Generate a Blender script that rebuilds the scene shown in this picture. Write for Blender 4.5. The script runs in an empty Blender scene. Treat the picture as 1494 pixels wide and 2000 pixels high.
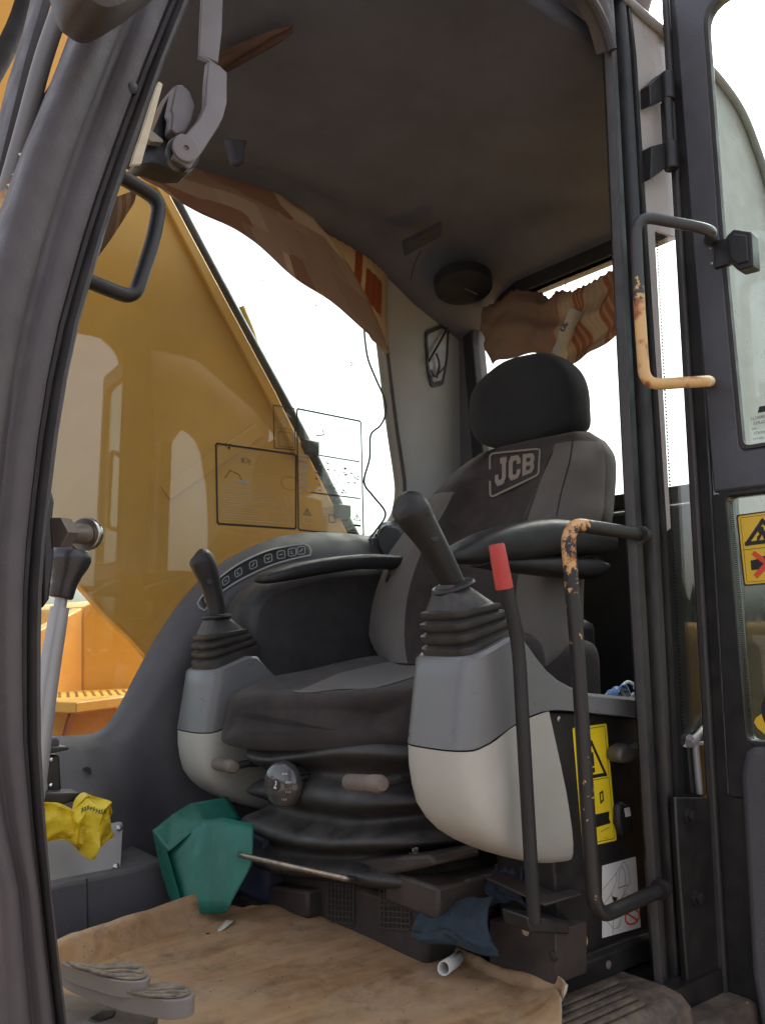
import bpy, bmesh, math, random
from mathutils import Vector, Matrix, noise as mnoise
random.seed(7)
sc = bpy.context.scene
col = sc.collection
V = Vector
# ------------------------------------------------------------------ camera
EYE = V((0, 0, .52)); FPX = 1660.0; YAW = math.radians(38.5); PIT = math.radians(8.2)
cd = bpy.data.cameras.new("camera"); cam = bpy.data.objects.new("camera", cd); col.objects.link(cam)
cam.location = EYE; cam.rotation_euler = (math.pi/2 + PIT, 0, -YAW)
cd.sensor_fit = 'VERTICAL'; cd.sensor_height = 24; cd.lens = FPX/2000*24
cd.clip_start = .02; cd.clip_end = 5000
sc.camera = cam
# ------------------------------------------------------------------ light
SUN_EL, SUN_AZ = math.radians(52), math.radians(70)      # azimuth from +Y towards +X
w = bpy.data.worlds.new("World"); sc.world = w; w.use_nodes = True
nt = w.node_tree; bg = nt.nodes["Background"]
sky = nt.nodes.new("ShaderNodeTexSky"); sky.sky_type = 'NISHITA'; sky.sun_disc = False
sky.sun_elevation = SUN_EL; sky.sun_rotation = SUN_AZ; sky.air_density = 1.0; sky.dust_density = 5.0
hs = nt.nodes.new("ShaderNodeHueSaturation"); hs.inputs["Saturation"].default_value = .42
nt.links.new(sky.outputs[0], hs.inputs["Color"]); nt.links.new(hs.outputs[0], bg.inputs[0])
bg.inputs[1].default_value = .15
sl = bpy.data.lights.new("sun", 'SUN'); sl.energy = 1.2; sl.angle = math.radians(25); sl.color = (1, .97, .93)
so = bpy.data.objects.new("sun", sl); col.objects.link(so)
sd = V((math.sin(SUN_AZ)*math.cos(SUN_EL), math.cos(SUN_AZ)*math.cos(SUN_EL), math.sin(SUN_EL)))
so.rotation_euler = sd.to_track_quat('Z', 'Y').to_euler(); so.location = sd*20
sc.view_settings.view_transform = 'Standard'; sc.view_settings.look = 'None'
sc.view_settings.exposure = 1.6; sc.view_settings.gamma = 1
sc.cycles.max_bounces = 12; sc.cycles.diffuse_bounces = 6; sc.cycles.transparent_max_bounces = 16
sc.cycles.use_denoising = True; sc.cycles.sample_clamp_indirect = 8
# ------------------------------------------------------------------ photo rays: where a line of sight meets a real plane
RX = V((math.cos(YAW), -math.sin(YAW), 0)); FH = V((math.sin(YAW), math.cos(YAW), 0)); ZZ = V((0, 0, 1))
FW = FH*math.cos(PIT) + ZZ*math.sin(PIT); UP = -FH*math.sin(PIT) + ZZ*math.cos(PIT)
def ray(u, v): return RX*((u-747)/FPX) + UP*((1000-v)/FPX) + FW
def at(u, v, ax, val):
    d = ray(u, v); a = 'XYZ'.index(ax); return EYE + d*((val-EYE[a])/d[a])
def on(u, v, p0, n):
    d = ray(u, v); return EYE + d*((p0-EYE).dot(n)/d.dot(n))
def atY(l, y): return [at(u, v, 'Y', y) for u, v in l]
def atX(l, x): return [at(u, v, 'X', x) for u, v in l]
def atZ(l, z): return [at(u, v, 'Z', z) for u, v in l]
# ------------------------------------------------------------------ materials
def nodes(name):
    m = bpy.data.materials.new(name); m.use_nodes = True
    t = m.node_tree; return m, t, t.nodes["Principled BSDF"], t.nodes["Material Output"]
def N(t, kind, **kw):
    n = t.nodes.new("ShaderNode"+kind)
    for k, v in kw.items():
        if k in n.inputs: n.inputs[k].default_value = v
        else: setattr(n, k, v)
    return n
def mix(t, fac, a, b):
    n = t.nodes.new("ShaderNodeMix"); n.data_type = 'RGBA'
    for s, x in ((0, fac), (6, a), (7, b)):
        if hasattr(x, 'is_output'): t.links.new(x, n.inputs[s])
        else: n.inputs[s].default_value = (*x, 1) if isinstance(x, tuple) else x
    return n.outputs[2]
def ramp(t, src, lo, hi, a=0., b=1.):
    n = t.nodes.new("ShaderNodeMapRange"); n.inputs[1].default_value = lo; n.inputs[2].default_value = hi
    n.inputs[3].default_value = a; n.inputs[4].default_value = b; n.clamp = True
    t.links.new(src, n.inputs[0]); return n.outputs[0]
def M(name, c, rough=.5, metal=0., var=.18, scale=6, bump=.0, bscale=250, dust=0., dcol=(.30, .22, .15), spec=.5, wear=None, coat=0., sheen=0., trans=0., streak=False, rv=.11):
    m, t, p, o = nodes(name)
    tc = N(t, "TexCoord"); n1 = N(t, "TexNoise", Scale=scale, Detail=6., Roughness=.6)
    src = tc.outputs["Object"]
    if streak:
        mp = N(t, "Mapping"); mp.inputs["Scale"].default_value = (1, 1, .08) if streak is True else streak
        t.links.new(src, mp.inputs[0]); t.links.new(mp.outputs[0], n1.inputs["Vector"])
    else: t.links.new(src, n1.inputs["Vector"])
    k = ramp(t, n1.outputs[0], .3, .7)
    c0 = tuple(x*(1-var) for x in c); c1 = tuple(min(1, x*(1+var)) for x in c)
    cc = mix(t, k, c0, c1)
    if dust:
        g = N(t, "NewGeometry"); sx = N(t, "SeparateXYZ"); t.links.new(g.outputs["Normal"], sx.inputs[0])
        n2 = N(t, "TexNoise", Scale=scale*3.1, Detail=8., Roughness=.7); t.links.new(src, n2.inputs["Vector"])
        up = ramp(t, sx.outputs[2], -.2, 1, .35, 1.)
        q = N(t, "Math", operation='MULTIPLY'); t.links.new(up, q.inputs[0]); t.links.new(ramp(t, n2.outputs[0], .38, .72, 0, dust), q.inputs[1])
        cc = mix(t, q.outputs[0], cc, dcol)
    if wear:
        wc, amt, ws = wear
        n3 = N(t, "TexNoise", Scale=ws, Detail=5., Roughness=.65); t.links.new(src, n3.inputs["Vector"])
        cc = mix(t, ramp(t, n3.outputs[0], amt, amt+.03), cc, wc)
    t.links.new(cc, p.inputs["Base Color"])
    n4 = N(t, "TexNoise", Scale=scale*5, Detail=3.); t.links.new(src, n4.inputs["Vector"])
    t.links.new(ramp(t, n4.outputs[0], .3, .7, max(.03, rough-rv), min(1, rough+rv)), p.inputs["Roughness"])
    p.inputs["Metallic"].default_value = metal; p.inputs["Specular IOR Level"].default_value = spec
    if coat: p.inputs["Coat Weight"].default_value = coat
    if sheen: p.inputs["Sheen Weight"].default_value = sheen; p.inputs["Sheen Roughness"].default_value = .5
    if bump:
        n5 = N(t, "TexNoise", Scale=bscale, Detail=4.); t.links.new(src, n5.inputs["Vector"])
        b = N(t, "Bump", Strength=bump, Distance=.002); t.links.new(n5.outputs[0], b.inputs["Height"]); t.links.new(b.outputs[0], p.inputs["Normal"])
    return m
def glass(name, tint=(.93, .96, .94), dirt=.03, tone=(.5, .48, .42), f0=.045):
    m, t, p, o = nodes(name); t.nodes.remove(p)
    tr = N(t, "BsdfTransparent"); tr.inputs[0].default_value = (*tint, 1)
    gl = N(t, "BsdfGlossy"); gl.inputs["Roughness"].default_value = .004
    lw = N(t, "LayerWeight"); lw.inputs[0].default_value = .5
    pw = N(t, "Math", operation='POWER'); pw.inputs[1].default_value = 5; t.links.new(lw.outputs["Facing"], pw.inputs[0])
    f = ramp(t, pw.outputs[0], 0, 1, f0, 1)
    m1 = N(t, "MixShader"); t.links.new(f, m1.inputs[0]); t.links.new(tr.outputs[0], m1.inputs[1]); t.links.new(gl.outputs[0], m1.inputs[2])
    df = N(t, "BsdfDiffuse"); df.inputs[0].default_value = (*tone, 1)
    tc = N(t, "TexCoord"); nn = N(t, "TexNoise", Scale=5., Detail=8., Roughness=.75); t.links.new(tc.outputs["Object"], nn.inputs["Vector"])
    m2 = N(t, "MixShader"); t.links.new(ramp(t, nn.outputs[0], .35, .75, dirt*.4, dirt*1.6), m2.inputs[0])
    t.links.new(m1.outputs[0], m2.inputs[1]); t.links.new(df.outputs[0], m2.inputs[2]); t.links.new(m2.outputs[0], o.inputs[0])
    return m
def cloth(name, pattern, tl=.35):
    m, t, p, o = nodes(name); t.nodes.remove(p)
    uv = N(t, "UVMap"); c = pattern(t, uv.outputs[0])
    wv = N(t, "TexWave", Scale=60., Distortion=1.5, Detail=2.); wv.bands_direction = 'X'; t.links.new(uv.outputs[0], wv.inputs["Vector"])
    c = mix(t, ramp(t, wv.outputs[0], 0, 1, 0, .22), c, (.05, .03, .02))
    d = N(t, "BsdfDiffuse"); tr = N(t, "BsdfTranslucent"); t.links.new(c, d.inputs[0]); t.links.new(c, tr.inputs[0])
    ms = N(t, "MixShader"); ms.inputs[0].default_value = tl; t.links.new(d.outputs[0], ms.inputs[1]); t.links.new(tr.outputs[0], ms.inputs[2])
    t.links.new(ms.outputs[0], o.inputs[0]); return m
def pat_blocks(t, uv):
    br = N(t, "TexBrick", Scale=1.0); br.offset = .5; br.inputs["Mortar Size"].default_value = .0
    br.inputs["Brick Width"].default_value = .23; br.inputs["Row Height"].default_value = .3
    br.inputs["Color1"].default_value = (.27, .185, .14, 1); br.inputs["Color2"].default_value = (.44, .335, .25, 1); br.inputs["Bias"].default_value = .0
    mp = N(t, "Mapping"); mp.inputs["Rotation"].default_value = (0, 0, .25); mp.inputs["Scale"].default_value = (1.3, 1, 1); t.links.new(uv, mp.inputs[0]); t.links.new(mp.outputs[0], br.inputs["Vector"])
    vo = N(t, "TexVoronoi", Scale=3.2); vo.distance = 'CHEBYCHEV'; t.links.new(mp.outputs[0], vo.inputs["Vector"])
    s = N(t, "SeparateColor"); t.links.new(vo.outputs["Color"], s.inputs[0])
    c = mix(t, ramp(t, s.outputs[0], .66, .67), br.outputs[0], (.27, .155, .11))
    return mix(t, ramp(t, s.outputs[1], .74, .75), c, (.50, .395, .285))
def pat_stripes(t, uv):
    s = N(t, "SeparateXYZ"); t.links.new(uv, s.inputs[0])
    w1 = N(t, "TexWave", Scale=1.5, Distortion=.4); w1.bands_direction = 'X'; t.links.new(uv, w1.inputs["Vector"])
    w2 = N(t, "TexWave", Scale=9., Distortion=.6); w2.bands_direction = 'X'; t.links.new(uv, w2.inputs["Vector"])
    c = mix(t, ramp(t, w1.outputs[0], .45, .55), (.40, .31, .215), (.31, .145, .08))
    c = mix(t, ramp(t, w2.outputs[0], .6, .75, 0, .45), c, (.50, .38, .25))
    return mix(t, ramp(t, s.outputs[0], .50, .62, 1., 0.), c, (.25, .175, .13))
PIL = M("pillar_paint", (.056, .046, .049), .55, bump=.25, bscale=300, dust=.3, dcol=(.16, .12, .10), streak=True, var=.25, wear=((.24, .19, .155), .735, 70))
BLK = M("black_paint", (.013, .012, .0125), .42, dust=.25, dcol=(.11, .078, .058), var=.3, bump=.15)
SEAL = M("rubber_seal", (.030, .026, .027), .55, dust=.4, dcol=(.12, .09, .075), var=.2, streak=True)
PLA = M("black_plastic", (.017, .0165, .018), .45, var=.2, bump=.3, bscale=500, dust=.2, dcol=(.10, .08, .065), spec=.4)
RUB = M("bellows_rubber", (.020, .018, .018), .52, var=.25, dust=.4, dcol=(.16, .13, .11), bump=.2)
TRIM = M("grey_trim", (.078, .072, .079), .6, bump=.5, bscale=600, dust=.3, dcol=(.17, .14, .125), var=.12, scale=4)
TRL = M("pale_trim", (.27, .275, .27), .6, bump=.3, bscale=500, dust=.2, var=.08, scale=3)
DKC = M('dark_fitting', (.045, .046, .055), .85, spec=.15)
CEIL = M("headliner", (.098, .104, .132), .95, bump=.7, bscale=700, var=.12, spec=.1)
CONG = M("console_grey", (.15, .147, .15), .30, var=.04, bump=.08, bscale=900, rv=.03)
CONB = M("console_beige", (.42, .395, .35), .46, var=.07, bump=.15, bscale=500, dust=.4, dcol=(.27, .21, .16), scale=5, wear=((.25, .20, .15), .73, 22))
FAB = M("seat_fabric", (.028, .023, .023), .95, bump=.9, bscale=900, var=.3, sheen=.12, dust=.8, dcol=(.085, .055, .045), spec=.15)
FABG = M("seat_fabric_grey", (.135, .118, .108), .95, bump=.9, bscale=900, var=.15, sheen=.15, dust=.4, dcol=(.13, .09, .07), spec=.15)
FABH = M("headrest_fabric", (.022, .023, .025), .95, bump=.9, bscale=900, var=.2, sheen=.1, spec=.15)
YEL = M("yellow_paint", (.72, .365, .045), .45, var=.10, scale=3, dust=.35, dcol=(.36, .20, .07), wear=((.30, .15, .04), .72, 9))
YELO = M("orange_yellow_paint", (.66, .40, .06), .42, var=.06, scale=3, dust=.2, dcol=(.4, .22, .06))
STEEL = M("bare_steel", (.42, .40, .37), .3, metal=1, var=.2, dust=.2)
CHROME = M("chrome", (.75, .72, .68), .15, metal=1, var=.1, dust=.25, dcol=(.3, .2, .12))
ALU = M("aluminium_sheet", (.30, .285, .285), .5, metal=.35, var=.07, dust=.1)
GLS = glass("window_glass"); GLD = glass("door_glass", (.84, .91, .87), .035); GLR = glass("side_glass", (.90, .95, .92), .04, (.55, .5, .42), .07)
FRIT = M("black_glass_edge", (.012, .012, .012), .05, var=.1, spec=.9)
RED = M("red_rubber", (.42, .035, .028), .5, var=.12, bump=.2, dust=.2)
PRB = M("print_black", (.015, .014, .013), .5, var=.1)
PRY = M("sticker_yellow", (.82, .60, .02), .4, var=.05, dust=.15)
PRO = M("sticker_amber", (.78, .48, .03), .4, var=.05, dust=.1)
PRW = M("sticker_white", (.66, .63, .60), .45, var=.05, dust=.2)
PRR = M("print_red", (.70, .06, .03), .45, var=.05)
PRG = M("print_grey", (.28, .28, .28), .5, var=.1)
LOGO = M("logo_thread", (.27, .225, .19), .9, var=.15, bump=.5, bscale=800)
CREAM = M("cream_strip", (.75, .66, .48), .6, var=.2, scale=20, dust=.3)
GRIP = M("lever_grip_rubber", (.165, .13, .11), .7, var=.15, dust=.3)
def mat_mat():
    m, t, p, o = nodes("floor_mat_vinyl")
    tc = N(t, "TexCoord"); mp = N(t, "Mapping"); mp.inputs["Rotation"].default_value = (0, 0, .55); mp.inputs["Scale"].default_value = (2.2, 16, 4)
    t.links.new(tc.outputs["Object"], mp.inputs[0])
    n1 = N(t, "TexNoise", Scale=1.6, Detail=9., Roughness=.65, Distortion=.6); t.links.new(mp.outputs[0], n1.inputs["Vector"])
    n2 = N(t, "TexNoise", Scale=4.5, Detail=9., Roughness=.72); t.links.new(tc.outputs["Object"], n2.inputs["Vector"])
    n3 = N(t, "TexNoise", Scale=13., Detail=8., Roughness=.7); t.links.new(tc.outputs["Object"], n3.inputs["Vector"])
    c = mix(t, ramp(t, n1.outputs[0], .3, .7), (.20, .10, .045), (.47, .275, .13))
    c = mix(t, ramp(t, n2.outputs[0], .44, .62, 0, .85), c, (.365, .24, .14))
    c = mix(t, ramp(t, n3.outputs[0], (.52), .70, 0, .8), c, (.15, .08, .045))
    n4 = N(t, "TexNoise", Scale=60., Detail=4., Roughness=.7); t.links.new(tc.outputs["Object"], n4.inputs["Vector"])
    c = mix(t, ramp(t, n4.outputs[0], .45, .75, 0, .35), c, (.46, .32, .20))
    t.links.new(c, p.inputs["Base Color"]); t.links.new(ramp(t, n2.outputs[0], .4, .65, .38, .85), p.inputs["Roughness"])
    b = N(t, "Bump", Strength=.35, Distance=.003); t.links.new(n3.outputs[0], b.inputs["Height"]); t.links.new(b.outputs[0], p.inputs["Normal"])
    return m
MATF = mat_mat()
MATU = M("mat_underside", (.42, .36, .28), .8, var=.2)
def worn_rail(name, base, paint, zlo, zhi, lo, hi, speck=.66, xlim=None):
    """chipped tube: paint over base, more of it showing between heights zlo..zhi (wear that belongs to the tube)"""
    m, t, p, o = nodes(name)
    tc = N(t, "TexCoord"); s = N(t, "SeparateXYZ"); t.links.new(tc.outputs["Object"], s.inputs[0])
    n1 = N(t, "TexNoise", Scale=55., Detail=6., Roughness=.7); t.links.new(tc.outputs["Object"], n1.inputs["Vector"])
    g = ramp(t, s.outputs[2], zlo, zhi, lo, hi)
    a = N(t, "Math", operation='ADD'); t.links.new(n1.outputs[0], a.inputs[0]); t.links.new(g, a.inputs[1])
    if xlim:
        a2 = N(t, 'Math', operation='ADD'); t.links.new(a.outputs[0], a2.inputs[0]); t.links.new(ramp(t, s.outputs[0], xlim[0], xlim[1], 0, -.2), a2.inputs[1]); a = a2
    k = ramp(t, a.outputs[0], speck, speck+.03)
    n2 = N(t, "TexNoise", Scale=30., Detail=4.); t.links.new(tc.outputs["Object"], n2.inputs["Vector"])
    pc = mix(t, ramp(t, n2.outputs[0], .5, .62), paint, (.32, .09, .03))
    t.links.new(mix(t, k, base, pc), p.inputs["Base Color"]); p.inputs["Roughness"].default_value = .42
    b = N(t, "Bump", Strength=.4, Distance=.001); t.links.new(k, b.inputs["Height"]); t.links.new(b.outputs[0], p.inputs["Normal"])
    return m
# ------------------------------------------------------------------ object helpers
BASE = {}
def thing(name, label, cat, base, group=None):
    o = bpy.data.objects.new(name, None); col.objects.link(o); o.location = base; o.empty_display_size = .05
    o["label"] = label; o["category"] = cat
    if group: o["group"] = group
    BASE[o] = V(base); return o
def tag(o, label, cat, group=None):
    o["label"] = label; o["category"] = cat
    if group: o["group"] = group
    return o
def add(name, vs, fs, mats, parent=None, ang=35, bevel=0., subd=0, solid=0., fm=None, uv=None, seg=2, off=-1):
    vs = [V(v) for v in vs]
    if parent is not None: b = BASE[parent]
    else: b = V((sum(v.x for v in vs)/len(vs), sum(v.y for v in vs)/len(vs), min(v.z for v in vs)))
    me = bpy.data.meshes.new(name); me.from_pydata([v-b for v in vs], [], fs)
    for m in (mats if isinstance(mats, (list, tuple)) else [mats]): me.materials.append(m)
    if fm:
        for p, k in zip(me.polygons, fm): p.material_index = k
    if uv:
        ul = me.uv_layers.new(name="UVMap")
        for l in me.loops: ul.data[l.index].uv = uv[l.vertex_index]
    bm = bmesh.new(); bm.from_mesh(me); bmesh.ops.recalc_face_normals(bm, faces=bm.faces); bm.to_mesh(me); bm.free()
    for p in me.polygons: p.use_smooth = True
    me.set_sharp_from_angle(angle=math.radians(ang)); me.update()
    o = bpy.data.objects.new(name, me); col.objects.link(o)
    if parent is not None: o.parent = parent
    else: o.location = b
    BASE[o] = b
    if solid:
        md = o.modifiers.new("thick", 'SOLIDIFY'); md.thickness = solid; md.offset = off
    if bevel:
        md = o.modifiers.new("bevel", 'BEVEL'); md.width = bevel; md.segments = seg; md.limit_method = 'ANGLE'; md.angle_limit = math.radians(35)
    if subd:
        md = o.modifiers.new("smooth", 'SUBSURF'); md.levels = md.render_levels = subd
    return o
class MB:
    """collects pieces that make ONE part"""
    def __init__(s): s.v = []; s.f = []; s.m = []
    def raw(s, vs, fs, k=0):
        n = len(s.v); s.v += [V(x) for x in vs]; s.f += [tuple(i+n for i in f) for f in fs]; s.m += [k]*len(fs); return s
    def prism(s, out, d, k=0):
        n = len(out); d = V(d)
        return s.raw(list(out)+[p+d for p in out], [tuple(range(n)), tuple(range(2*n-1, n-1, -1))]+[(i, (i+1) % n, n+(i+1) % n, n+i) for i in range(n)], k)
    def ring(s, a, b, d, k=0):
        n = len(a); d = V(d); q = list(a)+list(b)+[p+d for p in a]+[p+d for p in b]; f = []
        for i in range(n):
            j = (i+1) % n
            f += [(i, j, n+j, n+i), (2*n+i, 3*n+i, 3*n+j, 2*n+j), (i, 2*n+i, 2*n+j, j), (n+i, n+j, 3*n+j, 3*n+i)]
        return s.raw(q, f, k)
    def box(s, c, sz, k=0, rz=0.):
        c = V(c); x, y, z = (t/2 for t in sz); R = Matrix.Rotation(rz, 3, 'Z')
        p = [c+R @ V((i*x, j*y, l*z)) for l in (-1, 1) for j in (-1, 1) for i in (-1, 1)]
        return s.raw(p, [(0, 1, 3, 2), (4, 6, 7, 5), (0, 4, 5, 1), (2, 3, 7, 6), (0, 2, 6, 4), (1, 5, 7, 3)], k)
    def tube(s, pts, r, k=0, n=12, cap=True, flat=1.):
        pts = [V(p) for p in pts]; L = len(pts); rs = r if isinstance(r, (list, tuple)) else [r]*L
        T = [(pts[min(i+1, L-1)]-pts[max(i-1, 0)]).normalized() for i in range(L)]
        a = V((0, 0, 1)) if abs(T[0].z) < .9 else V((0, 1, 0)); u = T[0].cross(a).normalized(); vs = []
        for i in range(L):
            u = (u-T[i]*u.dot(T[i])).normalized(); w_ = T[i].cross(u)
            for j in range(n):
                A = 2*math.pi*j/n; vs.append(pts[i]+(u*math.cos(A)+w_*math.sin(A)*flat)*rs[i])
        f = [(i*n+j, i*n+(j+1) % n, (i+1)*n+(j+1) % n, (i+1)*n+j) for i in range(L-1) for j in range(n)]
        if cap: f += [tuple(range(n-1, -1, -1)), tuple(range((L-1)*n, L*n))]
        return s.raw(vs, f, k)
    def lathe(s, o, ax, prof, k=0, n=24, cap=True):
        o = V(o); ax = V(ax).normalized(); a = V((0, 0, 1)) if abs(ax.z) < .9 else V((1, 0, 0)); u = ax.cross(a).normalized(); w_ = ax.cross(u)
        vs = [o+ax*h+(u*math.cos(2*math.pi*j/n)+w_*math.sin(2*math.pi*j/n))*r for r, h in prof for j in range(n)]; L = len(prof)
        f = [(i*n+j, i*n+(j+1) % n, (i+1)*n+(j+1) % n, (i+1)*n+j) for i in range(L-1) for j in range(n)]
        if cap: f += [tuple(range(n-1, -1, -1)), tuple(range((L-1)*n, L*n))]
        return s.raw(vs, f, k)
    def loft(s, rings, k=0, cap=True, closed=True):
        n = len(rings[0]); L = len(rings); vs = [p for r in rings for p in r]; m = n if closed else n-1
        f = [(i*n+j, i*n+(j+1) % n, (i+1)*n+(j+1) % n, (i+1)*n+j) for i in range(L-1) for j in range(m)]
        if cap and closed: f += [tuple(range(n-1, -1, -1)), tuple(range((L-1)*n, L*n))]
        return s.raw(vs, f, k)
    def build(s, name, mats, parent=None, **kw): return add(name, s.v, s.f, mats, parent, fm=s.m, **kw)
def cr(pts, k=6):
    pts = [V(p) for p in pts]; q = [pts[0]*2-pts[1]]+pts+[pts[-1]*2-pts[-2]]; out = []
    for i in range(1, len(q)-2):
        for j in range(k):
            t = j/k; a, b, c, d = q[i-1:i+3]
            out.append(.5*((2*b)+(c-a)*t+(2*a-5*b+4*c-d)*t*t+(3*b-a-3*c+d)*t**3))
    return out+[pts[-1]]
def cr2(l, k=6): return [(p.x, p.y) for p in cr([V((a, b, 0)) for a, b in l], k)]
def fillet(pts, r, k=5):
    pts = [V(p) for p in pts]; out = [pts[0]]
    for i in range(1, len(pts)-1):
        a, b, c = pts[i-1:i+2]; d1 = (a-b); d2 = (c-b); q = min(r, d1.length*.49, d2.length*.49)
        p1 = b+d1.normalized()*q; p2 = b+d2.normalized()*q
        for j in range(k+1):
            t = j/k; out.append(p1*(1-t)**2+b*2*t*(1-t)+p2*t*t)
    return out+[pts[-1]]
def roundpoly(pts, r, k=4):
    pts = [V(p) for p in pts]; n = len(pts); out = []
    for i in range(n):
        a, b, c = pts[i-1], pts[i], pts[(i+1) % n]; d1 = a-b; d2 = c-b
        rr = r[i] if isinstance(r, (list, tuple)) else r; q = min(rr, d1.length*.49, d2.length*.49)
        p1 = b+d1.normalized()*q; p2 = b+d2.normalized()*q
        for j in range(k+1):
            t = j/k; out.append(p1*(1-t)**2+b*2*t*(1-t)+p2*t*t)
    return out
def grid(rows, closed=False):
    n = len(rows[0]); vs = [p for r in rows for p in r]
    fs = [(i*n+j, i*n+j+1, (i+1)*n+j+1, (i+1)*n+j) for i in range(len(rows)-1) for j in range(n-1)]
    uv = [(j/(n-1), i/(len(rows)-1)) for i in range(len(rows)) for j in range(n)]
    return vs, fs, uv
def sring(c, ax, ay, ex=4., n=28, X=V((1, 0, 0)), Y=V((0, 1, 0))):
    out = []
    for i in range(n):
        a = 2*math.pi*i/n; ca, sa = math.cos(a), math.sin(a)
        out.append(V(c)+X*(ax*math.copysign(abs(ca)**(2/ex), ca))+Y*(ay*math.copysign(abs(sa)**(2/ex), sa)))
    return out
_tc = {}
def text_polys(s):
    if s not in _tc:
        c = bpy.data.curves.new("lettering", 'FONT'); c.body = s; c.size = 1; c.resolution_u = 2
        o = bpy.data.objects.new("lettering", c); col.objects.link(o); bpy.context.view_layer.update()
        me = bpy.data.meshes.new_from_object(o.evaluated_get(bpy.context.evaluated_depsgraph_get()))
        _tc[s] = ([v.co.copy() for v in me.vertices], [tuple(p.vertices) for p in me.polygons])
        bpy.data.objects.remove(o); bpy.data.curves.remove(c); bpy.data.meshes.remove(me)
    return _tc[s]
class Sheet:
    """flat print on a quad: TL,TR,BR,BL corners in the place; layers are raised .25 mm each towards nrm"""
    def __init__(s, tl, tr, br, bl, nrm): s.q = [V(x) for x in (tl, tr, br, bl)]; s.n = V(nrm).normalized(); s.b = MB(); s.h = 0.
    def p(s, x, y, h=0.):
        tl, tr, br, bl = s.q; return (tl*(1-x)+tr*x)*(1-y)+(bl*(1-x)+br*x)*y+s.n*h
    def up(s, d=.00025): s.h += d
    def poly(s, pts, k=0):
        s.b.raw([s.p(x, y, s.h) for x, y in pts], [tuple(range(len(pts)))], k)
    def base(s, k=0, r=.0, th=.0008):
        pts = roundpoly([s.p(0, 0), s.p(1, 0), s.p(1, 1), s.p(0, 1)], r, 4) if r else [s.p(0, 0), s.p(1, 0), s.p(1, 1), s.p(0, 1)]
        s.b.prism(pts, s.n*th, k); s.h = th+.00025
    def line(s, pts, wd, k=0, close=False):
        a = s.q; W = (a[1]-a[0]).length; H = (a[3]-a[0]).length
        P_ = list(pts)+([pts[0]] if close else [])
        for (x0, y0), (x1, y1) in zip(P_, P_[1:]):
            dx, dy = (x1-x0)*W, (y1-y0)*H; L = math.hypot(dx, dy) or 1; nx, ny = -dy/L*wd/2/W, dx/L*wd/2/H; ex, ey = dx/L*wd/2/W, dy/L*wd/2/H
            s.poly([(x0+nx-ex, y0+ny-ey), (x1+nx+ex, y1+ny+ey), (x1-nx+ex, y1-ny+ey), (x0-nx-ex, y0-ny-ey)], k); s.h += .00001
    def text(s, t, x, y, hgt, k=0, mirror=False, wd=None):
        a = s.q; W = (a[1]-a[0]).length; H = (a[3]-a[0]).length; vs, fs = text_polys(t)
        mw = max(v.x for v in vs) or 1; sx = (wd*W/mw if wd else hgt*H)/W; sy = hgt*H/H
        s.b.raw([s.p(x+(mw-v.x if mirror else v.x)*sx, y-v.y*sy, s.h) for v in vs], fs, k)
    def build(s, name, mats, parent=None): return s.b.build(name, mats, parent)
JCB = {'J': [(.45, 0), (1, 0), (1, .22), (.93, .22), (.93, .78), (.72, 1), (.2, 1), (0, .8), (0, .58), (.3, .58), (.3, .74), (.38, .8), (.52, .8), (.6, .72), (.6, .22), (.45, .22)],
       'C': [(.2, 0), (.8, 0), (1, .2), (1, .38), (.68, .38), (.68, .24), (.6, .2), (.42, .2), (.34, .28), (.34, .72), (.42, .8), (.6, .8), (.68, .74), (.68, .62), (1, .62), (1, .8), (.8, 1), (.2, 1), (0, .8), (0, .2)]}
JB = ([(0, 0), (.8, 0), (1, .18), (1, .4), (.9, .5), (1, .6), (1, .82), (.8, 1), (0, 1)], [(.32, .2), (.66, .2), (.66, .4), (.32, .4)], [(.32, .6), (.66, .6), (.66, .8), (.32, .8)])
def jcb(sh, x, y, wd, hgt, k):
    def lay(pts, cx, cw): return [(x+(cx+px*cw)*wd, y+py*hgt) for px, py in pts]
    sh.poly(lay(JCB['J'], 0, .3), k); sh.poly(lay(JCB['C'], .35, .3), k)
    for b in ([(0, 0), (.32, 0), (.32, 1), (0, 1)], [(.32, 0), (.8, 0), (1, .18), (.66, .2), (.32, .2)], [(.66, .2), (1, .18), (1, .4), (.66, .4)], [(.32, .4), (.66, .4), (1, .4), (.9, .5), (1, .6), (.66, .6), (.32, .6)],
              [(.66, .6), (1, .6), (1, .82), (.66, .8)], [(.32, .8), (.66, .8), (1, .82), (.8, 1), (.32, 1)]):
        sh.poly(lay(b, .70, .3), k)
def lerp(l, v):
    """x at height v on a polyline of (x, v)"""
    for (a, va), (b, vb) in zip(l, l[1:]):
        if va <= v <= vb or va >= v >= vb: return a+(b-a)*(v-va)/(vb-va)
    return l[0][0] if abs(v-l[0][1]) < abs(v-l[-1][1]) else l[-1][0]
def sm(x): x = max(0., min(1., x)); return x*x*(3-2*x)
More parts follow.
